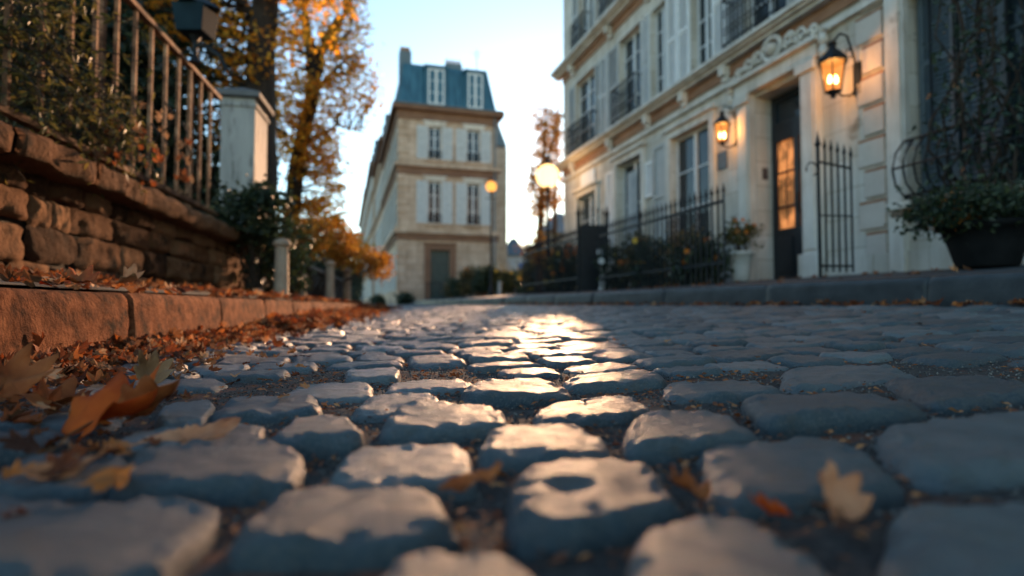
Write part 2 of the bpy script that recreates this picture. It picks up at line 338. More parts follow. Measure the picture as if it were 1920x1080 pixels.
def tree(name, label, group, trunk, rads, blobs, fm, leafsize, limbs=(), parent_cat='tree', twig=.012, bark='bark'):
    """trunk: list of points; blobs: (center, radii, nclump, per, clump_r)"""
    root = empty(name, trunk[0], label, parent_cat, group)
    mb = MB(); T = [Vector(p) for p in trunk]
    def sub(ps, rs, jit):
        o = []; r = []
        for i in range(len(ps) - 1):
            for k in range(5):
                t = k / 5; o.append(ps[i].lerp(ps[i + 1], t) + Vector((ru(-1, 1), ru(-1, 1), 0)) * jit); r.append(rs[i] + (rs[i + 1] - rs[i]) * t)
        o.append(ps[-1]); r.append(rs[-1]); return o, r
    o, r = sub(T, rads, rads[0] * .08); mb.tube(o, r, 12)
    nodes = list(zip(o, r))
    for lp, lr in limbs:
        o, r = sub([Vector(p) for p in lp], lr, .02); mb.tube(o, r, 8); nodes += list(zip(o, r))
    lm = MB()
    for c, rad, nc, per, cr in blobs:
        pts, cs = clumps(c, rad, nc, per, cr)
        leaf_cloud(lm, pts, leafsize)
        for cc in cs:
            if R() < .75:
                near = min(nodes, key=lambda q: (q[0] - cc).length + (5 if q[0].z > cc.z + .3 else 0))
                a = near[0]; mid = a.lerp(cc, .5) + Vector((ru(-.1, .1), ru(-.1, .1), ru(.0, .25))) * (cc - a).length * .4
                mb.tube([a, a.lerp(mid, .6), mid, cc], [min(near[1] * .6, twig * 2.2), twig * 1.6, twig, twig * .4], 5, cap=False)
    mb.build('trunk', bark, root, smooth=True)
    lm.build('crown', fm, root)
    return root
def shrub(name, label, group, base, blobs, fm, leafsize, stems=8, cat='shrub', flowers=None, parent=None, stem_r=.008):
    root = empty(name, base, label, cat, group) if parent is None else parent
    lm = MB(); sm = MB(); fl = MB()
    for c, rad, nc, per, cr in blobs:
        pts, cs = clumps(c, rad, nc, per, cr, .1); leaf_cloud(lm, pts, leafsize)
        for cc in cs[:stems]:
            b = Vector(base); mid = b.lerp(cc, .5) + Vector((ru(-.1, .1), ru(-.1, .1), .05))
            sm.tube([b + Vector((ru(-.05, .05), ru(-.05, .05), 0)), mid, cc], [stem_r * 1.5, stem_r, stem_r * .5], 5, cap=False)
        if flowers:
            for _ in range(int(flowers[1] * nc)):
                q = random.choice(pts); q = q + Vector((ru(-.02, .02), -.03, ru(0, .05)))
                for k in range(6):
                    th = k * PI / 3; r = flowers[2]
                    fl.add([q, q + Vector((math.cos(th) * r, -.01, math.sin(th) * r)), q + Vector((math.cos(th + .8) * r, -.012, math.sin(th + .8) * r))], [(0, 1, 2)])
    lm.build('foliage', fm, root)
    if sm.v: sm.build('stems', 'bark', root)
    if fl.v: fl.build('blossom', flowers[0], root)
    return root
# maple-like leaf
LOBES = [(0, 1.0), (.16, .80), (.34, .60), (.52, .74), (.74, .92), (.95, .66), (1.12, .54), (1.4, .70), (1.7, .52), (2.2, .46), (2.75, .34), (PI, .12)]
def leaf_outline(n):
    full = [(t, r) for t, r in LOBES] + [(2 * PI - t, r) for t, r in reversed(LOBES[1:-1])]
    full.append((2 * PI, 1.0)); out = []
    ts = [f[0] for f in full]; rs = [f[1] for f in full]
    for i in range(n):
        t = 2 * PI * i / n; r = float(np.interp(t, ts, rs)); out.append((t, r))
    return out
OUT_S = [(t, r) for t, r in LOBES] + [(2 * PI - t, r) for t, r in reversed(LOBES[1:-1])]
OUT_B = leaf_outline(56)
OUT_P = [(2 * PI * i / 40, (1 / math.sqrt((math.cos(2 * PI * i / 40) / 1.0) ** 2 + (math.sin(2 * PI * i / 40) / .52) ** 2)) * (1 + .10 * math.sin(i * 1.9) + (.25 if i == 0 else 0))) for i in range(40)]
OUT_O = [(2 * PI * i / 40, (1 / math.sqrt((math.cos(2 * PI * i / 40) / 1.0) ** 2 + (math.sin(2 * PI * i / 40) / .30) ** 2)) * (1 + .07 * math.sin(i * 2.3))) for i in range(40)]
def maple(mb, loc, size, yaw, pitch, roll, curl=.5, outline=None, rings=(1.,), sd=0, stem=None):
    outline = outline or OUT_S; vs = [(0, 0, 0)]; k = len(outline)
    rot = Matrix.Rotation(yaw, 3, 'Z') @ Matrix.Rotation(pitch, 3, 'X') @ Matrix.Rotation(roll, 3, 'Y')
    ax = ru(-.5, .5)
    def z(x, y, t, r):
        w = mn.noise(Vector((x * 2.2 + sd * 3.1, y * 2.2 - sd * 1.7, sd))) * .28
        vein = -.05 * abs(math.sin(t * 2.5)) * r
        return curl * ((x * math.cos(ax) + y * math.sin(ax)) ** 2) * .9 + curl * .25 * r ** 3 + w + vein
    for q in rings:
        for t, r in outline:
            rr = r * q * (1 + .06 * mn.noise(Vector((t * 3, sd, q)))); x, y = rr * math.sin(t), rr * math.cos(t)
            vs.append((x, y, z(x, y, t, rr)))
    fs = [(0, 1 + j, 1 + (j + 1) % k) for j in range(k)]
    for i in range(len(rings) - 1):
        fs += [(1 + i * k + j, 1 + (i + 1) * k + j, 1 + (i + 1) * k + (j + 1) % k, 1 + i * k + (j + 1) % k) for j in range(k)]
    L = Vector(loc)
    mb.add([L + rot @ (Vector(v) * size) for v in vs], fs)
    if stem is not None:
        stem.tube([L + rot @ (Vector((0, 0, 0.0)) * size), L + rot @ (Vector((.05, -.6, .05)) * size), L + rot @ (Vector((.2, -1.1, .25)) * size)], [size * .018, size * .014, size * .02], 6)
# =================================================================== GROUND
def sheet(name, fn, xs, ys, m, smooth=True):
    vs = [(x, y, fn(x, y)) for y in ys for x in xs]; nx = len(xs)
    fs = [(j * nx + i, j * nx + i + 1, (j + 1) * nx + i + 1, (j + 1) * nx + i) for j in range(len(ys) - 1) for i in range(nx - 1)]
    mb = MB(); mb.v = vs; mb.f = fs; o = mb.build(name, m, smooth=smooth); return o
xs = list(np.linspace(-300, -12, 12)) + list(np.linspace(-10, 14, 40)) + list(np.linspace(16, 300, 12))
ys = list(np.linspace(-40, -2, 8)) + list(np.linspace(-1, 60, 60)) + list(np.linspace(65, 600, 20))
tag(sheet('ground', lambda x, y: zroad(max(-8, min(x, 9)), min(y, 59.9)) - .09, xs, ys, M['ground']), kind='structure')
# joint bed: street-aligned grid
A_ = Vector((-.2803, .9599, 0)); Q_ = Vector((.9599, .2803, 0))
def wq(w, q): p = A_ * w + Q_ * q; return p.x, p.y
def kleft(y): return -.84 - .188 * y
def bed(w0, w1, nw, q0, q1, nq, name, dz):
    vs = []; fs = []
    W = np.linspace(w0, w1, nw); Qs = np.linspace(q0, q1, nq)
    for w in W:
        for q in Qs:
            x, y = wq(w, q)
            deep = .017 + (.006 * max(0, min(1, (1.0 - y) / .5)))
            n1 = mn.noise(Vector((x * 9, y * 9, 0))) * .007 + mn.noise(Vector((x * 60, y * 60, 3))) * .0025
            vs.append((x, y, zroad(x, y) - deep + n1 - dz))
    fs = [(j * nq + i, j * nq + i + 1, (j + 1) * nq + i + 1, (j + 1) * nq + i) for j in range(nw - 1) for i in range(nq - 1)]
    return vs, fs
mb = MB()
for a in ((-1.0, 2.2, 300, -1.4, 3.165, 330, .0), (2.2, 40., 300, -4., 3.165, 60, .0), (40, 160, 20, -6, 2.9, 6, .0)):
    v, f = bed(*a[:6], 'x', a[6]); mb.add(v, f)
tag(mb.build('road_bed', 'bed', smooth=True), kind='structure')
# setts
HAND = [
 [(-60, 925), (415, 922), (255, 1075), (-350, 1100)], [(545, 905), (790, 893), (850, 1000), (420, 1015)],
 [(985, 873), (1190, 855), (1290, 945), (955, 995)], [(1315, 828), (1560, 812), (1695, 888), (1370, 925)],
 [(770, 1022), (950, 1010), (1110, 1180), (640, 1180)], [(1200, 968), (1400, 962), (1650, 1140), (1190, 1140)],
 [(1680, 930), (2050, 905), (2300, 1060), (1690, 1080)], [(1640, 785), (1960, 768), (2150, 850), (1740, 880)],
 [(285, 845), (555, 833), (560, 898), (190, 912)], [(680, 828), (865, 818), (890, 886), (615, 896)],
 [(925, 800), (1090, 788), (1155, 842), (905, 856)], [(1190, 776), (1335, 768), (1425, 812), (1180, 838)],
 [(1390, 738), (1620, 726), (1735, 765), (1450, 790)], [(1650, 703), (1840, 692), (1970, 728), (1770, 750)],
 [(560, 785), (655, 778), (675, 825), (500, 832)], [(755, 762), (925, 755), (948, 792), (715, 810)],
 [(1030, 745), (1155, 732), (1240, 765), (995, 784)], [(1250, 712), (1405, 706), (1465, 728), (1260, 742)],
 [(1470, 686), (1645, 680), (1720, 700), (1490, 722)], [(440, 738), (585, 735), (595, 762), (395, 778)],
 [(555, 714), (692, 713), (692, 737), (525, 740)], [(700, 733), (805, 732), (830, 757), (655, 766)],
 [(740, 704), (870, 702), (890, 722), (725, 728)], [(895, 716), (1030, 711), (1068, 736), (870, 745)],
 [(1080, 699), (1210, 694), (1250, 714), (1060, 724)], [(655, 692), (740, 690), (748, 705), (650, 709)],
 [(260, 800), (345, 798), (330, 832), (190, 838)], [(390, 790), (495, 788), (480, 826), (340, 832)],
 [(60, 848), (250, 846), (170, 905), (-80, 912)], [(-120, 802), (130, 797), (60, 832), (-260, 840)], [(-100, 762), (235, 758), (180, 787), (-200, 792)], [(310, 745), (410, 742), (380, 785), (290, 790)],
]
RC = None
def sett(mb, quad, rings, segs, seed, edgeH=.032, top=0., dome=.006, ring=False):
    P = [Vector((q[0], q[1], 0)) for q in quad]   # FL FR NR NL
    c = sum(P, Vector()) / 4
    rnd = random.Random(seed); tx, ty = rnd.uniform(-.045, .045), rnd.uniform(-.04, .04); oz = rnd.uniform(-.006, .005) + top
    ex = rnd.uniform(3.6, 6.5)
    prof = np.concatenate([np.linspace(0, .76, max(2, rings // 3 + 1)), .76 + .24 * np.sin(np.linspace(0, PI / 2, rings - rings // 3))[1:]])
    vs = []; k = 0; eh = edgeH * rnd.uniform(.85, 1.2)
    sx, sy = rnd.uniform(-9, 9), rnd.uniform(-9, 9); cut = rnd.uniform(.76, .86)
    for ri, rho in enumerate(prof):
        for j in range(segs if ri else 1):
            th = 2 * PI * j / segs; ct, st = math.cos(th), math.sin(th)
            g = (abs(ct) ** ex + abs(st) ** ex) ** (-1 / ex)
            wob = 1 + .08 * mn.noise(Vector((ct * 1.6 + sx, st * 1.6 + sy, seed))) + .035 * mn.noise(Vector((ct * 5 + sx, st * 5, seed)))
            s, t = ct * g * rho * wob, st * g * rho * wob
            a, b = (s + 1) / 2, (t + 1) / 2      # t=+1 far
            p = P[3] * (1 - a) * (1 - b) + P[2] * a * (1 - b) + P[0] * (1 - a) * b + P[1] * a * b
            e = max(0, (rho - cut) / (1 - cut))
            z = zroad(p.x, p.y) + oz + (p.x - c.x) * tx + (p.y - c.y) * ty - dome * rho * rho - eh * (1 - math.sqrt(max(0, 1 - e ** 2.0)))
            z += mn.noise(Vector((p.x * 13, p.y * 13, seed * .1))) * .0055 + mn.noise(Vector((p.x * 42, p.y * 42, 2))) * .0026
            if rho > .7: z += mn.noise(Vector((p.x * 55, p.y * 55, z * 70))) * .005
            if ring:
                rc = on_ground(1068, 920); dr = math.hypot(p.x - rc[0], p.y - rc[1])
                z += -.0045 * math.exp(-(dr / .013) ** 2) + .002 * math.exp(-((dr - .026) / .01) ** 2)
            vs.append((p.x, p.y, z))
    # skirt
    last = vs[-segs:]
    for v in last: vs.append((v[0], v[1], v[2] - .05))
    fs = [(0, 1 + j, 1 + (j + 1) % segs) for j in range(segs)]
    for r_ in range(len(prof) - 1):
        o = 1 + r_ * segs
        fs += [(o + j, o + segs + j, o + segs + (j + 1) % segs, o + (j + 1) % segs) for j in range(segs)]
    mb.add(vs, fs)
mb = MB(); hq = []
for i, q in enumerate(HAND):
    w = [on_ground(*p) for p in q]; c = (sum(p[0] for p in w) / 4, sum(p[1] for p in w) / 4)
    # widen slightly: the marked outline is the flat top, the stone's foot is wider
    w = [(c[0] + (p[0] - c[0]) * 1.15, c[1] + (p[1] - c[1]) * 1.06) for p in w]
    hq.append((c, w)); sett(mb, w, 22, 72, i * 7 + 3, edgeH=.021, dome=.002, ring=(i == 2))
def inside(pt, poly, grow=1.0):
    c = (sum(p[0] for p in poly) / 4, sum(p[1] for p in poly) / 4); s = None
    for i in range(4):
        a = poly[i]; b = poly[(i + 1) % 4]
        a = (c[0] + (a[0] - c[0]) * grow, c[1] + (a[1] - c[1]) * grow); b = (c[0] + (b[0] - c[0]) * grow, c[1] + (b[1] - c[1]) * grow)
        cr = (b[0] - a[0]) * (pt[1] - a[1]) - (b[1] - a[1]) * (pt[0] - a[0])
        if s is None: s = cr > 0
        elif (cr > 0) != s: return False
    return True
w = -.25; sid = 1000; nst = 0
while w < 75:
    pitch = ru(.145, .175) if w < 34 else .17
    q = -7.6 + ru(0, .15) if w > 5 else -1.5 + ru(0, .15)
    wave = ru(-.01, .01)
    while q < 3.12:
        wd = random.choice([ru(.13, .18), ru(.17, .22), ru(.19, .25)])
        if w > 34: wd *= 1.5
        q1 = min(q + wd, 3.14)
        g = ru(.003, .008) if w > 1.4 else ru(.006, .012)
        if q1 - q > .06:
            cw, cq = w + pitch / 2, (q + q1) / 2
            x, y = wq(cw, cq)
            ok = x > kleft(y) + .05 and y > -.1 and abs(x) < 1.05 * y + .4 and (y < 34 or x > -26)
            if ok and y < 1.9:
                j = [(a, b) for a in (w + .015, cw, w + pitch - .015) for b in (q + .02, cq, q1 - .02)]
                if any(inside(wq(*t), h[1], 1.12) for t in j for h in hq): ok = False
            if ok:
                jt = lambda: ru(-.010, .010)
                quad = [wq(w + pitch - g + jt() + wave, q + g + jt()), wq(w + pitch - g + jt(), q1 - g + jt()), wq(w + g + jt(), q1 - g + jt()), wq(w + g + jt() + wave, q + g + jt())]
                if y < 2.6: r_, s_ = 14, 36
                elif y < 6: r_, s_ = 8, 20
                elif y < 14: r_, s_ = 6, 12
                else: r_, s_ = 4, 8
                sett(mb, quad, r_, s_, sid, edgeH=.020, dome=.004); nst += 1
            sid += 1
        q = q1
    w += pitch
print('setts', nst, len(mb.v))
tag(mb.build('cobbled_road', 'sett', smooth=True), kind='structure')
# grit in joints
mb = MB()
for _ in range(26000):
    y = ru(.45, 2.6) if R() < .8 else ru(.3, 4); x = ru(-.9, 1.0) * y
    if x < kleft(y): continue
    r = ru(.0008, .0022) * (1 + y * .2)
    z = zroad(x, y) - .017 - (.006 * max(0, min(1, (1.0 - y) / .5))) + mn.noise(Vector((x * 9, y * 9, 0))) * .007 + r * .6 + ru(0, .003)
    vs = [(x + r * ru(.6, 1.4), y, z), (x, y + r, z), (x - r, y, z), (x, y - r * ru(.6, 1.3), z), (x, y, z + r), (x, y, z - r)]
    mb.add(vs, [(0, 1, 4), (1, 2, 4), (2, 3, 4), (3, 0, 4), (1, 0, 5), (2, 1, 5), (3, 2, 5), (0, 3, 5)])
tag(mb.build('joint_grit', 'grit'), 'fine sandy grit between the cobbles', 'grit', kind='stuff')
# brown debris in joints
mb = MB()
for _ in range(5500):
    cx = random.choice([-.42, -.34, -.25, -.12, .0, .1, .33, .42, .9, .3]) ; y = ru(.38, 2.2); x = cx * y + random.gauss(0, .10) * y if R() < .55 else ru(-.85, .9) * y
    if x < kleft(y): continue
    z = zroad(x, y) - .015 - (.006 * max(0, min(1, (1.0 - y) / .5))) + ru(0, .007)
    s = ru(.0025, .008); a = ru(0, 6.28); d = Vector((math.cos(a), math.sin(a), ru(-.4, .4))) * s; e = Vector((-math.sin(a), math.cos(a), ru(-.6, .6))) * s * ru(.2, .6)
    p = Vector((x, y, z)); mb.add([p - d, p + e, p + d, p - e + Vector((0, 0, s * .3))], [(0, 1, 2), (0, 2, 3)])
tag(mb.build('leaf_crumbs', 'crumb'), 'brown crumbs of dead leaves in the joints between cobbles', 'leaf crumbs', kind='stuff')
# ------------------------------------------------------------------ kerbs and pavements
def kerb(name, line, top, v0, v1, joints, width, m, step, side, drop=.30):
    """line(y)->x of the face; side=+1: road lies toward +x of the face"""
    mb = MB(); ys_ = [v0]
    while ys_[-1] < v1:
        y = ys_[-1]; ys_.append(y + max(step, step * y * .6))
    ys_ = sorted(set(ys_ + [j + d for j in joints for d in (-.012, -.004, .004, .012) if v0 < j < v1]))
    prof = [(0.012, -drop), (.008, -.16), (.006, -.12), (.003, -.085), (.0, -.06), (-.002, -.04), (-.006, -.02), (-.013, -.008), (-.024, -.001), (-.05, .0), (-.10, .001), (-width, .0)]
    vs = []
    for y in ys_:
        jd = min([abs(y - j) for j in joints] + [9]); dip = .012 if jd < .006 else (.003 if jd < .013 else 0)
        st = sum(1 for j in joints if j < y); off = (mn.noise(Vector((st * 7.7, 2, 1)))) * .006
        for n_, z_ in prof:
            nz = mn.noise(Vector((n_ * 20, y * 9, z_ * 20))) * .006 + mn.noise(Vector((n_ * 60, y * 45, z_ * 60))) * .0028
            vs.append((line(y) + side * (n_ + off - dip + nz), y, top(line(y), y) + z_ + off * .5 - dip * (.8 if z_ > -.03 else 0) + nz * .4 * (z_ > -.05)))
    k = len(prof)
    fs = [(j * k + i, j * k + i + 1, (j + 1) * k + i + 1, (j + 1) * k + i) for j in range(len(ys_) - 1) for i in range(k - 1)]
    if side < 0: fs = [tuple(reversed(f)) for f in fs]
    mb.add(vs, fs)
    return tag(mb.build(name, m, smooth=True), kind='structure')
kr = lambda y: 3.29 - K * y
kerb('kerb_left', kleft, lambda x, y: .04 + .006 * y, .2, 60, [.85, 1.77, 2.65, 3.5, 4.4, 5.4, 6.3, 7.2, 8.2, 9.1, 10, 11, 12, 13, 14], .16, M['kerbl'], .012, 1)
kerb('kerb_right', kr, lambda x, y: zroad(x, y) + .16, .4, 29.5, [1.3, 2.25, 3.25, 4.5, 5.9, 7.6, 9.0, 10.4, 11.8, 13.2, 14.6, 16, 17.4, 18.8, 20.2], .2, M['kerbg'], .03, -1)
mb = MB(); vs = []; W = list(np.linspace(.2, 30, 120)) + [40, 50, 60]
for y in W:
    for d in (.15, .35, .6, .9, 1.5, 4, 12):
        x = kleft(y) - d; vs.append((x, y, zleft(x, y) - .004 + mn.noise(Vector((x * 5, y * 5, 0))) * .004))
mb.add(vs, [(j * 7 + i + 1, j * 7 + i, (j + 1) * 7 + i, (j + 1) * 7 + i + 1) for j in range(len(W) - 1) for i in range(6)])
tag(mb.build('pavement_left', 'ground', smooth=True), kind='structure')
mb = MB(); vs = []; W = list(np.linspace(.4, 35, 110)) + [50, 80]
for y in W:
    for d in (.19, .6, 1.2, 1.9, 2.7, 2.92, 6, 14):
        x = kr(y) + d; vs.append((x, y, zpave(x, y) - .004))
mb.add(vs, [(j * 8 + i, j * 8 + i + 1, (j + 1) * 8 + i + 1, (j + 1) * 8 + i) for j in range(len(W) - 1) for i in range(7)])
tag(mb.build('pavement_right', 'asphalt', smooth=True), kind='structure')
# ------------------------------------------------------------------ leaf litter
mb = MB(); k = 0
def put(x, y, z, s, tilt=.7, curl=None):
    global k; k += 1
    maple(mb, (x, y, z), s, ru(0, 6.28), ru(-tilt, tilt), ru(-tilt, tilt), ru(-.2, 1.2) if curl is None else curl, sd=k * .37)
for _ in range(800):    # gutter along the left kerb, near
    y = .45 + 3.2 * R() ** 1.2; wdt = .34 * (.5 + .5 * min(1, y)) * (1.0 - .07 * y); d = wdt * abs(random.gauss(0, .5)); 
    if d > wdt * 1.5: continue
    x = kleft(y) + .01 + d; put(x, y, zroad(x, y) + ru(-.01, .045) * max(.15, 1 - d / (wdt * 1.1)), ru(.014, .038))
for _ in range(1700):    # gutter, farther
    y = 3.2 + 17 * R() ** 1.3; d = abs(random.gauss(0, .13 + .01 * y)); x = kleft(y) + .02 + d
    put(x, y, zroad(x, y) + ru(0, .07 + .004 * y) * max(0, 1 - d / .4) + .008, ru(.03, .06))
for _ in range(1300):    # on the left pavement
    y = .9 + 14 * R() ** 1.4; d = ru(.0, 1.0); x = kleft(y) - d
    put(x, y, zleft(x, y) + ru(.003, .02), ru(.02, .05) * (1 if y < 4 else 1.4), .5)
for _ in range(60):     # heap at the lower left
    y = ru(.42, 1.0); px = ru(-150, 330 - 250 * abs(y - .75)); x = (px - 960) / 1080 * y
    if x > kleft(y): put(x, y, zroad(x, y) + ru(-.012, .010), ru(.012, .032), .5)
for _ in range(600):    # heap against the kerb foot
    y = .8 + 3.5 * R() ** 1.2; x = kleft(y) + abs(random.gauss(0, .09)); put(x, y, zroad(x, y) + ru(0, .06) * max(.2, 1 - (x - kleft(y)) / .2), ru(.014, .036), 1.2)
for _ in range(520):     # right gutter
    y = ru(2.2, 12); d = abs(random.gauss(0, .05)); x = kr(y) - .03 - d
    put(x, y, zroad(x, y) + ru(.0, .02), ru(.015, .04))
for _ in range(130):     # right pavement
    y = ru(2.5, 9); d = ru(.2, 2.5); x = kr(y) + d
    put(x, y, zpave(x, y) + ru(.004, .015), ru(.02, .045), .4)
for _ in range(110):
    y = ru(1.3, 9); x = ru(-.5, .9) * y
    if kleft(y) < x < kr(y): put(x, y, zroad(x, y) + ru(.0, .006), ru(.008, .022), .3)
for _ in range(90):
    y = ru(.9, 2.2); x = ru(-.75, -.35) * y
    if kleft(y) < x: put(x, y, zroad(x, y) + ru(.0, .008), ru(.008, .025), .4)
tag(mb.build('leaf_litter', 'litter'), 'drift of dry autumn leaves along the kerbs and pavements', 'fallen leaves', kind='stuff')
# individual fallen leaves
def leafmat(name, c1, c2, sc=18):
    return mat(name, [c1, c2], scale=sc, rough=.8, spec=.2, bump=.5, bscale=90, bdist=.004, trans=.35)
LM = {'orange': leafmat('leaf_orange', (.50, .065, .010), (.66, .14, .02)), 'tan': leafmat('leaf_tan', (.26, .13, .06), (.50, .30, .16)),
      'brown': leafmat('leaf_brown', (.12, .04, .02), (.30, .12, .05)), 'pink': leafmat('leaf_peach', (.50, .17, .07), (.70, .36, .20)), 'rust': leafmat('leaf_rust', (.26, .06, .02), (.48, .16, .05))}
def big_leaf(label, px, py, Y, size, yaw, pitch, roll, curl, m, sd, out=None):
    p = at(px, py, Y)
    root = empty('fallen_leaf', p, label, 'leaf', 'large fallen leaves')
    b = MB(); st = MB()
    maple(b, p, size, yaw, pitch, roll, curl, out or OUT_B, (.25, .5, .75, 1.), sd, st)
    o = b.build('blade', LM[m], root, smooth=True)
    so = o.modifiers.new('s', 'SOLIDIFY'); so.thickness = .0006
    st.build('stalk', LM['brown'], root, smooth=True)
big_leaf('large orange maple leaf lying flat at the left edge near the kerb', 175, 790, .72, .098, -.7, .55, .05, .45, 'orange', 1)
big_leaf('curled brown leaf leaning over the right side of the orange maple leaf', 268, 765, .76, .058, -1.5, .5, -.4, 1.1, 'rust', 2)
big_leaf('pale crumpled leaf standing upright beside the kerb', 283, 708, 1.0, .046, .4, 1.0, .3, 1.3, 'tan', 3)
big_leaf('dull brown leaf resting behind the orange maple leaf', 95, 752, .84, .065, .9, .15, .1, .6, 'rust', 4)
big_leaf('brown leaf leaning on the kerb at the left edge', 5, 722, .83, .07, .3, .55, .5, 1.2, 'rust', 5)
big_leaf('long curled peach leaf lying across a cobble at the lower left', 350, 826, .66, .058, -1.05, .16, .5, 1.2, 'pink', 6, OUT_O)
big_leaf('small withered leaf between dark cobbles at the lower left', 130, 880, .52, .032, -.9, .15, .5, 1.3, 'pink', 7, OUT_O)
big_leaf('small rusty leaf wedged in the joint left of the ring-marked cobble', 885, 903, .475, .027, -1.3, .25, .4, 1.0, 'rust', 8, OUT_O)
big_leaf('peach coloured leaf standing upright in the joint at the lower right', 1572, 950, .445, .034, .15, .95, .25, 1.0, 'pink', 9)
big_leaf('orange leaf lying in the joint left of the upright peach leaf', 1460, 962, .43, .024, 1.2, .3, .2, .7, 'orange', 10)
big_leaf('small dark red leaf on top of a cobble in the middle distance', 855, 706, 1.25, .020, 1.3, .25, .1, .7, 'rust', 11)
big_leaf('rust coloured leaf curled on the left kerb top', 150, 527, 1.55, .07, 1.1, .25, .1, .7, 'rust', 12)
big_leaf('tan curled leaf on the left kerb top', 235, 528, 1.75, .06, -1.2, .35, .4, 1.1, 'tan', 13)
big_leaf('flat orange leaf on the left kerb top nearest the camera', 100, 530, 1.5, .055, .2, .1, -.2, .6, 'orange', 14)
big_leaf('thin brown leaf in the joint right of the ring-marked cobble', 1300, 925, .47, .028, .6, .2, .4, .9, 'rust', 15)
# ------------------------------------------------------------------ left wall, fence, pillar
wl = lambda y: -1.64 - .175 * y
WA = Vector((-.175, 1, 0)).normalized(); WN = Vector((1, .175, 0)).normalized()
FW = Fr((-1.64, 0, 0), WA, WN); s_of = lambda y: y * 1.0152
root = empty('garden_wall', (wl(3), 3, .1), 'rough rubble stone wall with a projecting coping under the iron fence', 'wall')
obox(FW, 'wall_core', 'mortar', root, 1.2, s_of(7.5), -.4, -.135, 0, .72)
mb = MB()
def rock(fr, a, z, ha, hz, n0, dep, seed):
    vs = []; na, nz_ = 17, 12
    for j in range(nz_):
        for i in range(na):
            s, t = -1 + 2 * i / (na - 1), -1 + 2 * j / (nz_ - 1)
            r = (abs(s) ** 7 + abs(t) ** 7) ** (1 / 7); sc = 1 if r < 1e-6 else max(abs(s), abs(t)) / r
            s2, t2 = s * sc, t * sc
            wv = mn.noise(Vector((s * 1.1 + seed, t * 1.1, seed))) * .22 - .02
            e = max(abs(s), abs(t)); P = fr.p(a + s2 * ha * (1 + wv), 0, z + t2 * hz * (1 + wv))
            b = dep * (1 - e ** 6) + (mn.noise(P * 9) * .022 + mn.noise(P * 27) * .010 + mn.noise(P * 70) * .004) * (1 - e ** 8)
            vs.append(P + fr.n * (n0 + b))
    mb.add(vs, [(j * na + i, j * na + i + 1, (j + 1) * na + i + 1, (j + 1) * na + i) for j in range(nz_ - 1) for i in range(na - 1)])
zr = .08; sd = 0
while zr < .6:
    h = ru(.13, .22); a = 1.3 + ru(0, .2)
    if zr + h > .56: h = .64 - zr
    while a < s_of(7.4):
        l = ru(.16, .55); sd += 1.37
        rock(FW, a + l / 2, zr + h / 2 + ru(-.01, .01), l / 2 + .004, h / 2 + .002, -.118, ru(.015, .045), sd); a += l
    zr += h
mb.build('rubble', 'rubble', root, smooth=True)
mb = MB(); a = 1.2
while a < s_of(7.4):
    l = ru(.5, .8); na, pr = 24, []
    prof = [(-.42, .755), (-.05, .76), (.0, .755), (.03, .74), (.042, .71), (.04, .66), (.03, .635), (.0, .625), (-.12, .62)]
    vs = []
    for i in range(na):
        aa = a + .008 + (l - .016) * i / (na - 1)
        for j, (n_, z_) in enumerate(prof):
            q = mn.noise(Vector((aa * 5, n_ * 9, z_ * 12))) * .028 + mn.noise(Vector((aa * 17, n_ * 20, z_ * 30))) * .012
            ed = -.012 if i in (0, na - 1) else 0
            vs.append(FW.p(aa, n_ + (q + ed) * (j > 0), z_ + q * .6))
    m_ = len(prof)
    mb.add(vs, [(i * m_ + j, i * m_ + j + 1, (i + 1) * m_ + j + 1, (i + 1) * m_ + j) for i in range(na - 1) for j in range(m_ - 1)] + [tuple(range(m_)), tuple((na - 1) * m_ + j for j in range(m_))])
    a += l
mb.build('coping', 'rubble', root, smooth=True)
root = empty('iron_fence', (wl(3.5), 3.5, .85), 'rusty flat bar iron fence on top of the rubble wall', 'fence')
FB = Fr(FW.p(0, -.12, 0), WA, WN)
ys_ = [1.58 + .226 * i for i in range(16)]
for y in ys_:
    obox(FB, 'bar', 'iron_rust', root, s_of(y) - .011, s_of(y) + .011, -.011, .011, .875, 1.90)
obox(FB, 'bottom_rail', 'iron_rust', root, s_of(1.3), s_of(5.2), -.022, .022, .84, .875, .004)
obox(FB, 'top_rail', 'iron_rust', root, s_of(1.3), s_of(5.2), -.025, .025, 1.90, 1.935, .004)
for y in (1.9, 3.3, 4.65):
    obox(FB, 'post', 'iron_rust', root, s_of(y) - .02, s_of(y) + .02, -.06, -.02, .76, 1.9)
# pillar
FP = Fr((-2.80 + .175 * 6.2, 0, 0), WA, WN)
root = empty('gate_pillar', FP.p(s_of(6.5), -.15, .15), 'pale stone gate pillar with a flat grey cap at the end of the fence', 'pillar')
obox(FP, 'shaft', 'pillar', root, s_of(6.2), s_of(6.75), -.35, 0, .1, 2.30, .01)
obox(FP, 'necking', 'pillar', root, s_of(6.2) - .02, s_of(6.75) + .02, -.37, .02, 2.20, 2.24, .006)
mb = MB(); c0, c1 = s_of(6.2) - .06, s_of(6.75) + .06; FP.box(mb, c0, c1, -.41, .06, 2.302, 2.36)
mb.hexa([FP.p(c0, -.41, 2.361), FP.p(c1, -.41, 2.361), FP.p(c1, .06, 2.361), FP.p(c0, .06, 2.361), FP.p(c0 + .2, -.2, 2.46), FP.p(c1 - .2, -.2, 2.46), FP.p(c1 - .2, -.15, 2.46), FP.p(c0 + .2, -.15, 2.46)]); mb.build('cap', 'cap', root, bevel=.008)
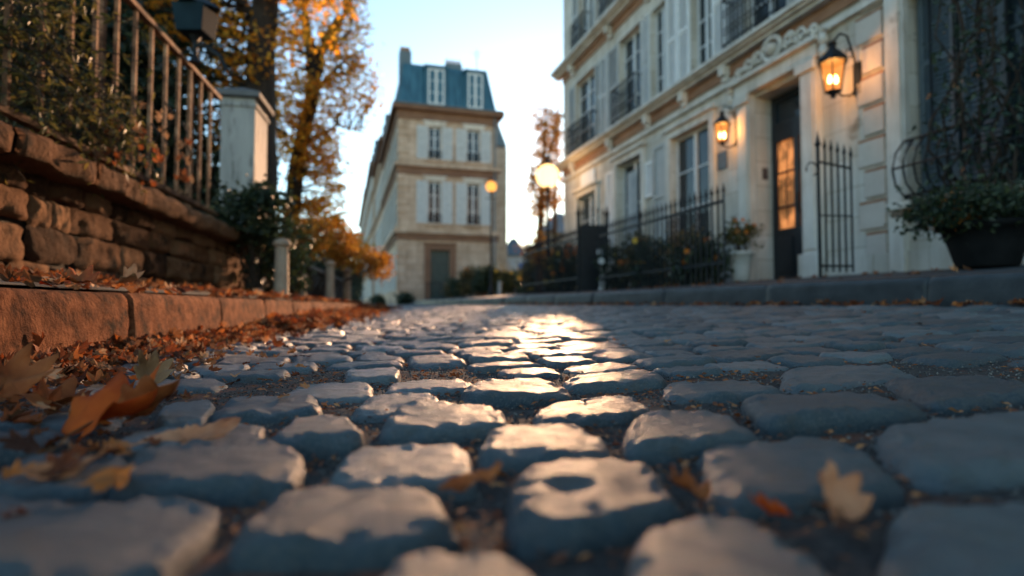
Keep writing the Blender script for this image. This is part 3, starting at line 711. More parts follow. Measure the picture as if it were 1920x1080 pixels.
# fence lantern
lp = at(367, 30, 4.45)
root = empty('fence_lantern', (lp.x, lp.y, 1.93), 'unlit dark blue box lantern on top of the rusty fence', 'lantern')
mb = MB(); mb.hexa([(lp.x - .10, lp.y - .10, 2.15), (lp.x + .10, lp.y - .10, 2.15), (lp.x + .10, lp.y + .10, 2.15), (lp.x - .10, lp.y + .10, 2.15), (lp.x - .125, lp.y - .125, 2.36), (lp.x + .125, lp.y - .125, 2.36), (lp.x + .125, lp.y + .125, 2.36), (lp.x - .125, lp.y + .125, 2.36)])
mb.build('body', 'lantern_blue', root, bevel=.006)
mb = MB(); mb.lathe((lp.x, lp.y, 0), [(.20, 2.362), (.18, 2.38), (.05, 2.46), (.02, 2.5), (.0, 2.53)], 4); mb.build('roof', 'iron', root)
mb = MB(); mb.lathe((lp.x, lp.y, 0), [(.05, 1.93), (.03, 1.96), (.018, 2.0), (.018, 2.1), (.05, 2.148)], 10)
mb.tube([(lp.x, lp.y, 2.08), (lp.x + .1, lp.y, 2.06), (lp.x + .2, lp.y, 1.98), (lp.x + .24, lp.y + .02, 1.88)], .02, 6); mb.build('bracket', 'iron', root)
# wiry climbing shrub on the fence
root = empty('climbing_shrub', at(90, 280, 2.7), 'wiry overgrown shrub hanging through the near end of the iron fence', 'shrub')
sm = MB(); lm = MB()
for i in range(760):
    y = ru(2.3, 3.35); b = FB.p(s_of(y), ru(-.5, .1), ru(.85, 1.75))
    if b.z > 1.95 - (y - 2.3) * .85: continue
    d = Vector((ru(.1, .9), ru(-.5, .5), ru(-.7, .5))).normalized(); L = ru(.12, .42); pts = []
    p = Vector(b)
    for t in range(7):
        pts.append(p.copy()); p += d * L / 6; d = (d + Vector((0, 0, -.16)) + Vector((ru(-.2, .2), ru(-.2, .2), ru(-.2, .2)))).normalized()
    sm.tube(pts, [.0035, .003, .0028, .0025, .002, .0016, .001], 4, cap=False)
    for t in range(11):
        q = pts[random.randrange(1, 7)]; a = Vector((ru(-1, 1), ru(-1, 1), ru(-1, .5))).normalized(); s = ru(.025, .06); n = a.cross(Vector((ru(-1, 1), ru(-1, 1), 1))).normalized() * s * .16
        lm.add([q, q + a * s * .5 + n, q + a * s + Vector((0, 0, -s * .15)), q + a * s * .5 - n], [(0, 1, 2), (0, 2, 3)])
sm.build('stems', 'bark', root); lm.build('leaves', 'f_olive', root)
# withered leaves caught at fence foot
for i, (px, py, Y) in enumerate([(250, 250, 3.4), (283, 300, 3.6), (310, 255, 3.85), (345, 290, 4.1), (350, 320, 4.2), (215, 300, 3.2)]):
    p = at(px, py, Y); root = empty('withered_vine', p, ['first', 'second', 'third', 'fourth', 'fifth', 'sixth'][[5, 0, 1, 2, 3, 4].index(i) if i in [5, 0, 1, 2, 3, 4] else 0] + ' dead vine twist from the near end, caught on the foot of the iron fence', 'dead vine', 'withered vines on the iron fence')
    b = MB(); b.tube([p + Vector((ru(-.02, .02), 0, -.18 + .07 * t)) + Vector((.03 * math.sin(t * 1.7), .02, 0)) for t in range(7)], .006, 5); b.build('stem', 'bark', root)
    b = MB()
    for t in range(7): maple(b, p + Vector((ru(-.05, .05), ru(-.05, .02), ru(-.2, .2))), ru(.03, .055), ru(0, 6), ru(.5, 1.6), ru(-.8, .8), 1.3, sd=i * 9 + t)
    b.build('leaves', LM['rust' if i % 2 else 'tan'], root)
# lower garden boundary beyond the pillar
root = empty('low_wall', (wl(9), 9, .1), 'low dark garden wall half hidden under hanging plants beyond the pillar', 'wall')
obox(FW, 'masonry', 'mortar', root, s_of(6.3), s_of(16), -.45, -.2, .0, .72, .02); obox(FW, 'coping', 'cap', root, s_of(6.3), s_of(16), -.5, -.14, .722, .79, .01)
# stone bollards
for i, (px, y0, y1, wpx, lab) in enumerate([(527, 447, 552, 28, 'stout stone bollard nearest the gate pillar'), (566, 515, 556, 16, 'short stone bollard, second along from the gate pillar'), (618, 488, 560, 17, 'tall slim stone bollard with a moulded cap, third from the gate pillar'), (650, 503, 563, 16, 'slim stone bollard farthest from the gate pillar')]):
    Y = 1.14 / ((960 - px) / 1080 - .188); b = at(px, y1, Y); t = at(px, y0, Y).z; r = wpx / 2 * Y / 1080; zb = zleft(b.x, b.y) - .02
    root = empty('stone_bollard', (b.x, b.y, zb), lab, 'bollard', 'stone bollards along the left pavement')
    h = t - zb
    m_ = MB(); m_.lathe((b.x, b.y, zb), [(r * 1.15, 0), (r * 1.15, h * .08), (r * .95, h * .12), (r * .85, h * .84), (r * .8, h * .86)], 16); m_.build('shaft', 'bollard', root, smooth=True)
    m_ = MB(); m_.lathe((b.x, b.y, zb), [(r * .82, h * .862), (r * 1.15, h * .88), (r * 1.2, h * .92), (r * .9, h * .97), (r * .3, h), (.001, h)], 16); m_.build('cap', 'bollard', root, smooth=True)
# ------------------------------------------------------------------ left vegetation
gb = at(478, 400, 5.45)
shrub('evergreen_bush', 'dark evergreen bush at the foot of the gate pillar', None, (gb.x, gb.y, .2), [((gb.x, gb.y, .90), (.30, .40, .26), 60, 40, .07), ((gb.x + .0, gb.y + .5, .55), (.26, .6, .42), 60, 40, .08)], 'f_dark', .06, cat='bush')
ob = at(615, 455, 9.5)
shrub('russet_bush', 'golden and russet bush spilling over the bollards', None, (ob.x - .2, ob.y, .2), [((ob.x, ob.y, ob.z), (.42, 1.6, .30), 90, 34, .07), ((ob.x + .42, ob.y + 1.5, ob.z - .25), (.25, 1.2, .25), 36, 34, .07)], 'f_gold', .075, cat='bush')
yb = at(655, 470, 13)
shrub('yellow_bush', 'yellow leaved bush at the far end of the low wall', None, (yb.x - .2, yb.y, .2), [((yb.x, yb.y, yb.z), (.38, 1.2, .42), 50, 34, .08)], 'f_yellow', .08, cat='bush')
t0 = at(480, 480, 8.3); 
tree('autumn_tree', 'thick dark trunked autumn tree rising behind the gate pillar', 'autumn trees on the left', [(t0.x, 8.3, .1), (t0.x + .05, 8.3, 1.8), at(490, 120, 8.3), at(505, -80, 8.3), at(520, -500, 8.3)], [.27, .23, .2, .17, .1],
     [(at(430, 10, 8.0), (1.5, 1.2, 1.1), 80, 30, .14), (at(545, -60, 8.5), (1.1, 1., 1.1), 56, 30, .13), (at(470, 210, 8.8), (.6, .5, .8), 44, 26, .11), (at(230, 20, 7.6), (1.8, .9, .8), 40, 26, .14)], 'f_orange', .085,
     limbs=[([at(498, 60, 8.3), at(440, -20, 8.2), at(360, -60, 8.0)], [.09, .06, .03])])
tb = at(545, 470, 11.5)
tree('autumn_tree', 'forked slim autumn tree leaning right, nearest the pale sky gap', 'autumn trees on the left', [(tb.x - .1, 11.5, .1), (tb.x - .05, 11.5, 1.4), at(560, 290, 11.5), at(585, 180, 11.5), at(600, 95, 11.5), at(648, 20, 11.5), at(680, -120, 11.5)], [.2, .17, .15, .14, .12, .08, .04],
     [(at(590, 110, 11.3), (1.0, 1.2, 1.3), 90, 28, .12), (at(635, 20, 11.5), (.6, .9, .8), 60, 26, .12), (at(560, 250, 11.4), (.75, .7, .9), 74, 30, .12), (at(612, 330, 11.6), (.42, .7, 1.0), 60, 30, .10), (at(590, 430, 11.4), (.7, .8, .6), 70, 32, .1), (at(655, 150, 11.4), (.5, .7, 1.1), 52, 22, .11)], 'f_orange', .085,
     limbs=[([at(585, 180, 11.5), at(578, 60, 11.5), at(562, -40, 11.5)], [.1, .08, .05]), ([at(600, 110, 11.5), at(560, 30, 11.5)], [.05, .03]), ([at(590, 170, 11.5), at(645, 115, 11.5), at(700, 80, 11.5)], [.05, .03, .008]), ([at(565, 270, 11.5), at(635, 235, 11.5), at(685, 250, 11.5)], [.04, .025, .006]), ([at(600, 100, 11.5), at(655, 60, 11.5), at(672, -10, 11.5)], [.04, .025, .008])])
for i, (px, Y, top, w_, lab) in enumerate([(-60, 6.0, 5.4, 1.6, 'dark evergreen tree behind the near end of the fence'), (130, 7.5, 5.6, 1.6, 'dark evergreen tree behind the middle of the fence'), (290, 9.5, 6.4, 1.7, 'dark evergreen tree behind the fence, nearest the lantern')]):
    b = at(px, 560, Y)
    tree('evergreen_tree', lab, 'evergreens behind the fence', [(b.x, Y, .1), (b.x + .1, Y, top * .5), (b.x, Y, top * .95)], [.15, .1, .03],
         [((b.x, Y, top * .42), (w_, 1.0, top * .42), 270, 50, .22), ((b.x, Y, top * .85), (w_ * .75, .8, top * .2), 50, 40, .2)], 'f_dark', .13)
root = empty('garden_hedge', (-6.5, 9, .1), 'tall dark hedge closing the garden behind the iron fence', 'hedge')
lm = MB(); pts = []
for i in range(15000):
    y = ru(4, 22); x = -3.2 - .3 * y + ru(-.25, .25); zt = 3.2 + .5 * mn.noise(Vector((y * .8, 0, 0))); pts.append((x, y, .1 + zt * R() ** .8))
leaf_cloud(lm, pts, .15); lm.build('foliage', 'f_dark', root)
mb = MB()
for j in range(24): y = 4 + j * .74; mb.tube([(-3.2 - .3 * y, y, 0), (-3.2 - .3 * y + ru(-.1, .1), y, 2.0)], .03, 5)
mb.build('stems', 'bark', root)
root = empty('clipped_hedge', (wl(11) - .7, 11, .1), 'dark hedge behind the low wall and the stone bollards', 'hedge')
lm = MB(); pts = []
for i in range(12000):
    y = 6.6 + 20 * R(); x = wl(y) - .75 + ru(-.2, .2); zt = 1.05 + .045 * (y - 6.6) + .15 * mn.noise(Vector((y * 1.1, 4, 0))); pts.append((x, y, .1 + zt * R() ** .8))
leaf_cloud(lm, pts, .13); lm.build('foliage', 'f_dark', root)
mb = MB()
for j in range(28): y = 6.7 + j * .7; mb.tube([(wl(y) - .75, y, 0), (wl(y) - .75 + ru(-.05, .05), y, .9)], .025, 5)
mb.build('stems', 'bark', root)
# ------------------------------------------------------------------ right town house
FR = Fr((6, 0, 0), A_, -Q_)
def sv(y): return y * 1.0417
def syp(px): return sv(6 / ((px - 960) / 1080 + K))
BASE = .1; root = empty('town_house', (6 - K * 9, 9, .4), 'cream limestone town house with two cornices, filling the right side', 'building')
TH = root
e0, e1 = sv(-9), sv(15.68)
G = {'door': (syp(1520), syp(1422), .40, 3.10), 'big': (syp(1338), syp(1262), 1.15, 3.12), 'tall': (syp(1207), syp(1160), .45, 3.15), 'far': (syp(1120), syp(1085), 1.0, 2.85), 'right': (sv(4.2), syp(1716), 1.13, 3.35)}
mb = MB(); wall_panel(FR, mb, e0, e1, BASE, 3.80, list(G.values()), .32); mb.build('ground_floor_wall', 'cream', root)
U = [(syp(1120), syp(1082), 4.15, 5.85), (syp(1207), syp(1166), 4.05, 5.85), (sv(10.6), sv(11.15), 4.05, 5.85), (sv(9.28), sv(9.83), 4.05, 5.85), (sv(7.7), sv(8.5), 4.05, 5.85), (sv(5.6), sv(6.4), 4.05, 5.85)]
mb = MB(); wall_panel(FR, mb, e0, e1, 3.952, 6.38, U, .3); mb.build('first_floor_wall', 'cream', root)
T = [(sv(14.0), sv(14.6), 6.75, 8.5), (sv(12.3), sv(13.0), 6.75, 8.5), (sv(10.6), sv(11.3), 6.75, 8.5), (sv(8.6), sv(9.3), 6.75, 8.5)]
mb = MB(); wall_panel(FR, mb, e0, e1, 6.552, 9.2, T, .3); mb.build('second_floor_wall', 'cream', root)
mb = MB()
for z0, z1 in ((BASE, 9.2),): FR.box(mb, e0, e1, -7.5, -.39, z0, z1)
FR.box(mb, e1 - .3, e1 - .002, -.385, -.003, BASE, 9.18)
mb.build('rear_block', 'cream', root)
def cornice(fr, a0, a1, z0, z1, d, parent, m='trim', name='cornice', under='terra'):
    mb = MB(); h = z1 - z0
    fr.box(mb, a0, a1, .0, d * .55, z0, z0 + h * .35); fr.box(mb, a0, a1, .0, d * .8, z0 + h * .35 + .001, z0 + h * .6); fr.box(mb, a0, a1, 0, d, z0 + h * .6 + .001, z1)
    o = mb.build(name, m, parent)
    return o
cornice(FR, e0, e1 + .25, 3.80, 3.95, .26, root); cornice(FR, e0, e1 + .25, 6.38, 6.55, .30, root); cornice(FR, e0, e1 + .3, 9.2, 9.45, .4, root)
obox(FR, 'frieze', 'terra', root, e0, e1, .0, .03, 3.62, 3.797); obox(FR, 'frieze', 'terra', root, e0, e1, .0, .03, 6.2, 6.377)
obox(FR, 'string_course', 'trim', root, e0, e1 + .06, .0, .07, 3.46, 3.53)
mb = MB(); FR.box(mb, e0, e1, -7, -.1, 9.45, 9.6); mb.build('roof', 'slate', root)
# brackets under the cornices
for y in [4.2, 5.3, 6.4, 8.9, 10.0, 11.2, 12.8, 14.9]:
    mb = MB(); s = sv(y); FR.box(mb, s - .07, s + .07, .031, .16, 3.64, 3.797); FR.box(mb, s - .06, s + .06, .031, .10, 3.54, 3.638); mb.build('bracket', 'trim', root, bevel=.01)
    mb = MB(); FR.box(mb, s - .07, s + .07, .031, .18, 6.22, 6.377); FR.box(mb, s - .06, s + .06, .031, .10, 6.1, 6.218); mb.build('bracket', 'trim', root, bevel=.01)
# ground floor windows
window(FR, root, *G['big'], d=.1, nh=2, w=.05, leaves=2); obox(FR, 'window_sill', 'trim', root, G['big'][0] - .1, G['big'][1] + .1, .002, .12, 1.06, 1.148, .01)
window(FR, root, *G['tall'], d=.14, nh=2, leaves=2); window(FR, root, *G['far'], d=.1, nh=2, leaves=2)
window(FR, root, *G['right'], d=.14, nh=2, leaves=3, w=.05, fm='shutter_d')
g0_, g1_ = G['right'][0], G['right'][1]
for q0, q1 in ((g1_ - .42, g1_ - .03), (g1_ - .86, g1_ - .46), (g1_ - 1.75, g1_ - 1.33)): shutter(FR, root, q0, q1, 1.15, 3.32, n0=-.13, t=.035, m='shutter_d', panels=3)
obox(FR, 'window_sill', 'trim', root, G['right'][0] - .1, G['right'][1] + .2, .002, .14, 1.06, 1.128, .01); obox(FR, 'sill_band', 'terra', root, G['right'][0] - .1, G['right'][1] + .18, .002, .09, .98, 1.058)
# surrounds
def surround(fr, parent, o, w=.13, d=.06, m='trim', hood=True):
    mb = MB(); a0, a1, z0, z1 = o
    fr.box(mb, a0 - w, a0 - .002, .002, d, z0, z1 + w); fr.box(mb, a1 + .002, a1 + w, .002, d, z0, z1 + w); fr.box(mb, a0 - .002, a1 + .002, .002, d, z1 + .002, z1 + w)
    if hood: fr.box(mb, a0 - w - .06, a1 + w + .06, .002, d + .06, z1 + w + .002, z1 + w + .06)
    mb.build('window_surround', m, parent)
for k_ in ('big', 'tall', 'far'): surround(FR, root, G[k_])
surround(FR, root, G['right'], w=.17, d=.07)
for o in U: window(FR, root, *o, d=.1, nh=3); 
for o in T: window(FR, root, *o, d=.1, nh=3); 
for o in (U[1], U[0]): surround(FR, root, o, w=.08, d=.04, hood=False)
# shutters
S_ = shutter
S_(FR, root, U[1][1] + .02, U[1][1] + .56, 4.05, 5.85, m='shutter_g'); S_(FR, root, U[1][1] + .60, U[1][1] + 1.0, 4.05, 5.85, m='shutter'); S_(FR, root, U[1][0] - .34, U[1][0] - .02, 4.05, 5.85, m='shutter')
S_(FR, root, sv(9.86), sv(10.22), 4.05, 5.85, m='shutter_w'); S_(FR, root, sv(10.24), sv(10.58), 4.05, 5.85, m='shutter_w'); S_(FR, root, sv(8.9), sv(9.25), 4.05, 5.85, m='shutter_w'); S_(FR, root, sv(11.18), sv(11.5), 4.05, 5.85, m='shutter_w')
S_(FR, root, sv(8.53), sv(8.86), 4.05, 5.85, m='shutter_g'); S_(FR, root, sv(7.3), sv(7.67), 4.05, 5.85, m='shutter_g')
S_(FR, root, U[0][1] + .02, U[0][1] + .40, 4.15, 5.85, m='shutter_g'); S_(FR, root, U[0][0] - .42, U[0][0] - .02, 4.15, 5.85, m='shutter_g')
for o in T: S_(FR, root, o[0] - .4, o[0] - .02, o[2], o[3], m='shutter'); S_(FR, root, o[1] + .02, o[1] + .4, o[2], o[3], m='shutter')
S_(FR, root, G['big'][1] + .15, G['big'][1] + .62, 1.15, 3.12, m='shutter_g', slats=False); S_(FR, root, G['tall'][0] - .5, G['tall'][0] - .15, 2.2, 2.9, m='shutter_w', panels=1); S_(FR, root, G['tall'][1] + .15, G['tall'][1] + .55, .6, 3.1, m='shutter_w')
railing(FR, root, U[1][0] - .05, U[1][1] + .05, 4.0, 4.75, .2); railing(FR, root, U[0][0] - .1, U[0][1] + .2, 4.0, 4.7, .2); railing(FR, root, U[4][0] - .05, U[4][1] + .3, 4.0, 4.75, .2)
railing(FR, root, G['big'][0], G['big'][1], 1.15, 1.7, .1, sp_=.08)
for o in T[:3]: railing(FR, root, o[0] - .1, o[1] + .1, 6.6, 7.3, .2)
# curtain in tall opening
mb = MB(); a0 = G['tall'][0] + .36; vs = []
for i in range(30):
    a = a0 + .4 * i / 29; n_ = -.07 + .03 * math.sin(i * 1.6)
    vs += [FR.p(a, n_, .5), FR.p(a - .02, n_ * .9, 2.9)]
mb.add(vs, [(2 * i, 2 * i + 2, 2 * i + 3, 2 * i + 1) for i in range(29)]); mb.build('curtain', 'curtain', root, smooth=True)
# door
D = G['door']; dd = -.27
mb = MB(); a0, a1, z0, z1 = D
FR.box(mb, a0 + .004, a0 + .09, dd - .06, dd, z0, z1 - .004); FR.box(mb, a1 - .09, a1 - .004, dd - .06, dd, z0, z1 - .004); FR.box(mb, a0 + .09, a1 - .09, dd - .06, dd, 2.62, 2.70); FR.box(mb, a0 + .09, a1 - .09, dd - .06, dd, z1 - .09, z1 - .004); FR.box(mb, a0 + .09, a1 - .09, dd - .06, dd, z0, z0 + .75)
mid = (a0 + a1) / 2; FR.box(mb, mid - .045, mid + .045, dd - .06, dd + .012, z0 + .751, 2.618)
for c in (1.45, 1.95): FR.box(mb, a0 + .09, mid - .045, dd - .05, dd - .005, c, c + .03); FR.box(mb, mid + .045, a1 - .09, dd - .05, dd - .005, c, c + .03)
for s0, s1 in ((a0 + .13, mid - .09), (mid + .09, a1 - .13)):
    FR.box(mb, s0, s1, dd, dd + .018, z0 + .14, z0 + .62)
    FR.box(mb, s0 - .04, s1 + .04, dd - .05, dd + .01, 2.42, 2.618)
door = mb.build('door', 'door', root, bevel=.004)
obox(FR, 'glass', 'litglass', door, a0 + .085, a1 - .085, dd - .045, dd - .035, z0 + .75, 2.45); obox(FR, 'transom_glass', 'glass', door, a0 + .085, a1 - .085, dd - .045, dd - .035, 2.7, z1 - .09)
mb = MB(); mb.tube([FR.p(mid - .07, dd + .01, 1.35), FR.p(mid - .07, dd + .06, 1.37), FR.p(mid - .07, dd + .06, 1.6), FR.p(mid - .07, dd + .01, 1.62)], .012, 8); mb.build('handle', 'iron', door)
mb = MB()
for i in range(5):
    c = a0 + .14 + (a1 - a0 - .28) * i / 4
    mb.tube([FR.p(c, dd + .004, z0 + .8), FR.p(c + .03, dd + .004, 1.6), FR.p(c, dd + .004, 2.1), FR.p(c - .03, dd + .004, 2.4)], .007, 5)
    mb.tube([FR.p(c + .045 * math.cos(t), dd + .004, 1.8 + .07 * math.sin(t)) for t in np.linspace(0, 2 * PI, 10)], .006, 4)
mb.build('door_grille', 'iron', door)
mb = MB(); w = .24
def pil(a, b): 
    FR.box(mb, a, b, .002, .12, BASE, 3.15); FR.box(mb, a + .03, b - .03, .12, .14, .75, 3.0); FR.box(mb, a - .03, b + .03, .12, .17, BASE, .70); FR.box(mb, a - .03, b + .03, .12, .18, 3.02, 3.14)
pil(a0 - .26, a0 - .003); pil(a1 + .003, a1 + .26)
FR.box(mb, a0 - .3, a1 + .3, .002, .14, 3.152, 3.34); FR.box(mb, a0 - .36, a1 + .36, .002, .22, 3.342, 3.40)
mb.build('door_surround', 'trim', root, bevel=.01)
# carved ornament over the door
mb = MB(); oc = (a0 + a1) / 2; ozc = 3.60
def spiral(c, z, r, turns, sgn, n0=.1, rad=.03):
    mb.tube([FR.p(c + sgn * r * (1 - t / (turns * 7)) * math.cos(t), n0, z + r * (1 - t / (turns * 7)) * math.sin(t)) for t in np.linspace(0, turns * 2 * PI, 22)], [rad * (1 - i / 30) for i in range(22)], 6)
ring = [FR.p(oc + .17 * math.cos(t), .12, ozc + .15 * math.sin(t)) for t in np.linspace(0, 2 * PI, 20)]; mb.tube(ring, .035, 8)
mb.lathe(FR.p(oc, .1, ozc - .09), [(.01, 0), (.08, .03), (.1, .09), (.08, .15), (.01, .18)], 12)
for sg in (-1, 1):
    spiral(oc + sg * .3, ozc, .1, 1.2, sg); spiral(oc + sg * .52, ozc - .02, .08, 1.1, -sg); spiral(oc + sg * .7, ozc - .07, .07, 1.1, sg)
    mb.tube([FR.p(oc + sg * (.2 + .1 * t), .09, ozc + .1 * math.sin(t * 1.3) - .03 * t) for t in range(7)], .03, 6)
    for t in range(6): mb.lathe(FR.p(oc + sg * (.25 + .09 * t), .11, ozc - .09 + .02 * math.sin(t * 2)), [(.005, -.02), (.035, 0), (.04, .03), (.005, .06)], 8)
    for t in range(3): mb.lathe(FR.p(oc + sg * .88, .12, 3.34 - .14 * t), [(.005, -.09), (.05, -.05), (.06 - .01 * t, 0), (.03, .06)], 8)
    spiral(oc + sg * .88, 3.42, .08, 1.1, sg)
mb.build('carved_ornament', 'trim', root, smooth=True)
mb = MB(); FR.box(mb, a0 - .1, a1 + .1, -.25, .0, BASE, .40); FR.box(mb, a0 - .2, a1 + .2, .18, .42, BASE, .36 + .02); FR.box(mb, a0 - .1, a1 + .1, .0, .18, BASE, .398); mb.build('doorstep', 'trim', root, bevel=.01)
# quoins
for i in range(9):
    z = .55 + i * .36; l = .34 if i % 2 else .26
    obox(FR, 'quoin', 'quoin', root, syp(1668), syp(1668) + l, .002, .03, z, z + .29, .012)
    obox(FR, 'quoin_joint', 'terra', root, syp(1668), syp(1668) + l, .002, .018, z + .29, z + .325)
obox(FR, 'pilaster', 'trim', root, syp(1712) + .02, syp(1682), .002, .09, BASE, 3.46)
obox(FR, 'plinth', 'cream', root, e0, a0 - .3, .002, .04, BASE, .62); obox(FR, 'plinth', 'cream', root, a1 + .3, e1, .002, .04, BASE, .62)
# basket grille
mb = MB(); ga0, ga1 = G['right'][0], syp(1722)
for i in range(17):
    a = ga1 - i * .115
    if a < ga0: break
    mb.tube([FR.p(a, .02, 1.78), FR.p(a, .14, 1.76), FR.p(a, .26, 1.62), FR.p(a, .31, 1.45), FR.p(a, .27, 1.28), FR.p(a, .16, 1.18), FR.p(a, .02, 1.16)], .011, 6)
for n_, z_ in ((.14, 1.76), (.16, 1.18), (.31, 1.45)): mb.tube([FR.p(ga0, n_, z_), FR.p(ga1, n_, z_)], .013, 6)
mb.build('basket_grille', 'iron', root, smooth=True)
mb = MB()
for i in range(8): mb.tube([FR.p(ga1 - .15 - i * .24, -.06, 1.78), FR.p(ga1 - .15 - i * .24, -.06, 3.3)], .012, 5)
mb.build('window_bars', 'iron', root)
# plaques, intercom
obox(FR, 'nameplate', 'plaque', root, syp(1368), syp(1350), .002, .02, 2.22, 2.5, .003)
obox(FR, 'intercom', 'plaque', root, D[1] - .004 + .0, D[1] + .0015, -.2, -.1, 1.9, 2.07)
obox(FR, 'house_sign', 'wsign', root, syp(1118), syp(1092), .01, .04, 2.98, 3.4, .02)
# wall lanterns
def lathe_s(mb, c, k, prof, n=6): mb.lathe(c, [(r_ * k, z_ * k) for r_, z_ in prof], n)
def lantern(px, py, wallY, label, sc=1.):
    s = sv(wallY); z = at(px, py, wallY - .05).z; n0 = .30 * sc
    root = empty('wall_lantern', FR.p(s, 0, z), label, 'wall lamp', 'lit lanterns either side of the door')
    c = FR.p(s, n0, z); SC = sc
    mb = MB(); mb.hexa([FR.p(s - .05, .003, z - .18), FR.p(s + .05, .003, z - .18), FR.p(s + .05, .03, z - .18), FR.p(s - .05, .03, z - .18), FR.p(s - .05, .003, z + .2), FR.p(s + .05, .003, z + .2), FR.p(s + .05, .03, z + .2), FR.p(s - .05, .03, z + .2)])
    mb.tube([FR.p(s, .03, z + .12), FR.p(s, .06, z + .26), FR.p(s, .16, z + .40 * sc), FR.p(s, .26, z + .41 * sc), FR.p(s, n0, z + .31 * sc)], .014, 8)
    mb.tube([FR.p(s, .03, z - .1), FR.p(s, .12, z - .2), FR.p(s, .24, z - .22), FR.p(s, n0, z - .17)], .012, 8)
    mb.tube([FR.p(s, .12 + .05 * math.cos(t), z + .3 + .05 * math.sin(t)) for t in np.linspace(0, 5, 10)], .008, 6)
    mb.build('bracket', 'iron', root, smooth=False)
    mb = MB(); lathe_s(mb, c, sc, [(.13, .12), (.14, .13), (.12, .16), (.075, .21), (.035, .25), (.03, .28), (.045, .30), (.01, .33)], 6)
    lathe_s(mb, c, sc, [(.03, -.20), (.02, -.185), (.05, -.16), (.075, -.145)], 6)
    for k_ in range(6):
        th = k_ * PI / 3; mb.tube([c + Vector((.075 * sc * math.cos(th), .075 * sc * math.sin(th), -.145 * sc)), c + Vector((.115 * sc * math.cos(th), .115 * sc * math.sin(th), .12 * sc))], .008, 5)
    mb.build('cage', 'iron', root)
    # clear panes: thin glass shell
    mb = MB(); vs = []
    for r_, z_ in ((.07 * sc, -.14 * sc), (.108 * sc, .115 * sc)):
        for k_ in range(6): th = k_ * PI / 3; vs.append(c + Vector((r_ * math.cos(th), r_ * math.sin(th), z_)))
    mb.add(vs, [(k_, (k_ + 1) % 6, 6 + (k_ + 1) % 6, 6 + k_) for k_ in range(6)]); mb.build('glass', 'amber', root)
    for dx in (-.03 * sc, .03 * sc):
        mb = MB(); mb.lathe(c + Vector((dx, 0, -.05)), [(.004, -.04), (.02, -.02), (.022, .01), (.012, .04), (.003, .06)], 8); mb.build('bulb', 'bulb', root, smooth=True)
    l = bpy.data.lights.new('lamp_light', 'POINT'); l.energy = 13; l.color = (1, .42, .10); l.shadow_soft_size = .03
    lo = bpy.data.objects.new('lamp_light', l); COL.objects.link(lo); lo.parent = root; lo.location = c + Vector((0, 0, .02)) - root.location
m_, nt, b = newmat('amber_glass'); b.inputs['Base Color'].default_value = (1, .5, .15, 1); b.inputs['Roughness'].default_value = .35; b.inputs['Emission Color'].default_value = (1, .33, .06, 1); b.inputs['Emission Strength'].default_value = .42
b.inputs['Alpha'].default_value = .45; 
tb_ = nt.nodes.new('ShaderNodeBsdfTransparent'); em_ = nt.nodes.new('ShaderNodeEmission'); em_.inputs[0].default_value = (1, .30, .05, 1); em_.inputs[1].default_value = .55
ms_ = nt.nodes.new('ShaderNodeMixShader'); ms_.inputs[0].default_value = .6; nt.links.new(tb_.outputs[0], ms_.inputs[1]); nt.links.new(em_.outputs[0], ms_.inputs[2]); nt.links.new(ms_.outputs[0], nt.nodes['Material Output'].inputs['Surface'])
M['amber'] = m_
for k_, col_, st_ in (('globe', (1, .58, .22), 1.6), ('globe2', (1, .40, .08), .8)):
    m_, nt, b = newmat('globe_glass_' + k_); tb_ = nt.nodes.new('ShaderNodeBsdfTransparent'); em_ = nt.nodes.new('ShaderNodeEmission'); em_.inputs[0].default_value = (*col_, 1); em_.inputs[1].default_value = st_
    ms_ = nt.nodes.new('ShaderNodeMixShader'); ms_.inputs[0].default_value = .75; nt.links.new(tb_.outputs[0], ms_.inputs[1]); nt.links.new(em_.outputs[0], ms_.inputs[2]); nt.links.new(ms_.outputs[0], nt.nodes['Material Output'].inputs['Surface'])
    M[k_] = m_
lantern(1580, 146, 6.65, 'larger lit wall lantern to the right of the front door', 1.25)
lantern(1358, 250, 8.69, 'smaller lit wall lantern to the left of the front door')
# garden railings
FG = Fr((4.6, 0, 0), A_, -Q_)
def zp(fr, s): p = fr.p(s, 0, 0); return zpave(p.x, p.y)
root = empty('garden_railing', FG.p(sv(8.6), 0, .3), 'black spear topped iron railing round the front garden', 'railing')
def bars(fr, s0, s1, sp_, top, parent, r=.013):
    k_ = int(abs(s1 - s0) / sp_)
    for i in range(k_ + 1):
        s = s0 + (s1 - s0) * i / k_; z0 = zp(fr, s) - .01
        mb = MB(); mb.tube([fr.p(s, 0, z0), fr.p(s, 0, top)], r, 6); mb.lathe(fr.p(s, 0, top - .005), [(r * .8, 0), (r * 2, .03), (r * 1.2, .06), (.002, .13)], 6); mb.build('bar', 'iron', parent)
bars(FG, sv(6.95), sv(10.35), .115, 1.42, root)
for z in (.55, 1.3): obox(FG, 'rail', 'iron', root, sv(6.95), sv(10.35), -.012, .012, z, z + .035)
bars(FG, sv(11.1), sv(14.8), .12, 1.5, root)
for z in (.6, 1.38): obox(FG, 'rail', 'iron', root, sv(11.1), sv(14.8), -.012, .012, z, z + .035)
FX = Fr(FG.p(sv(6.95), 0, 0), Q_, -A_)
gq = at(1085, 550, 11.0); FT = Fr((gq.x, gq.y, 0), (1, .1, 0), (.1, -1, 0)); gz = zpave(gq.x, gq.y)
root = empty('garden_gate', (gq.x, gq.y, gz), 'solid black iron garden gate with spikes set into the railing', 'gate')
obox(FT, 'panel', 'iron', root, .04, .52, -.015, .015, gz + .02, 1.62, .005)
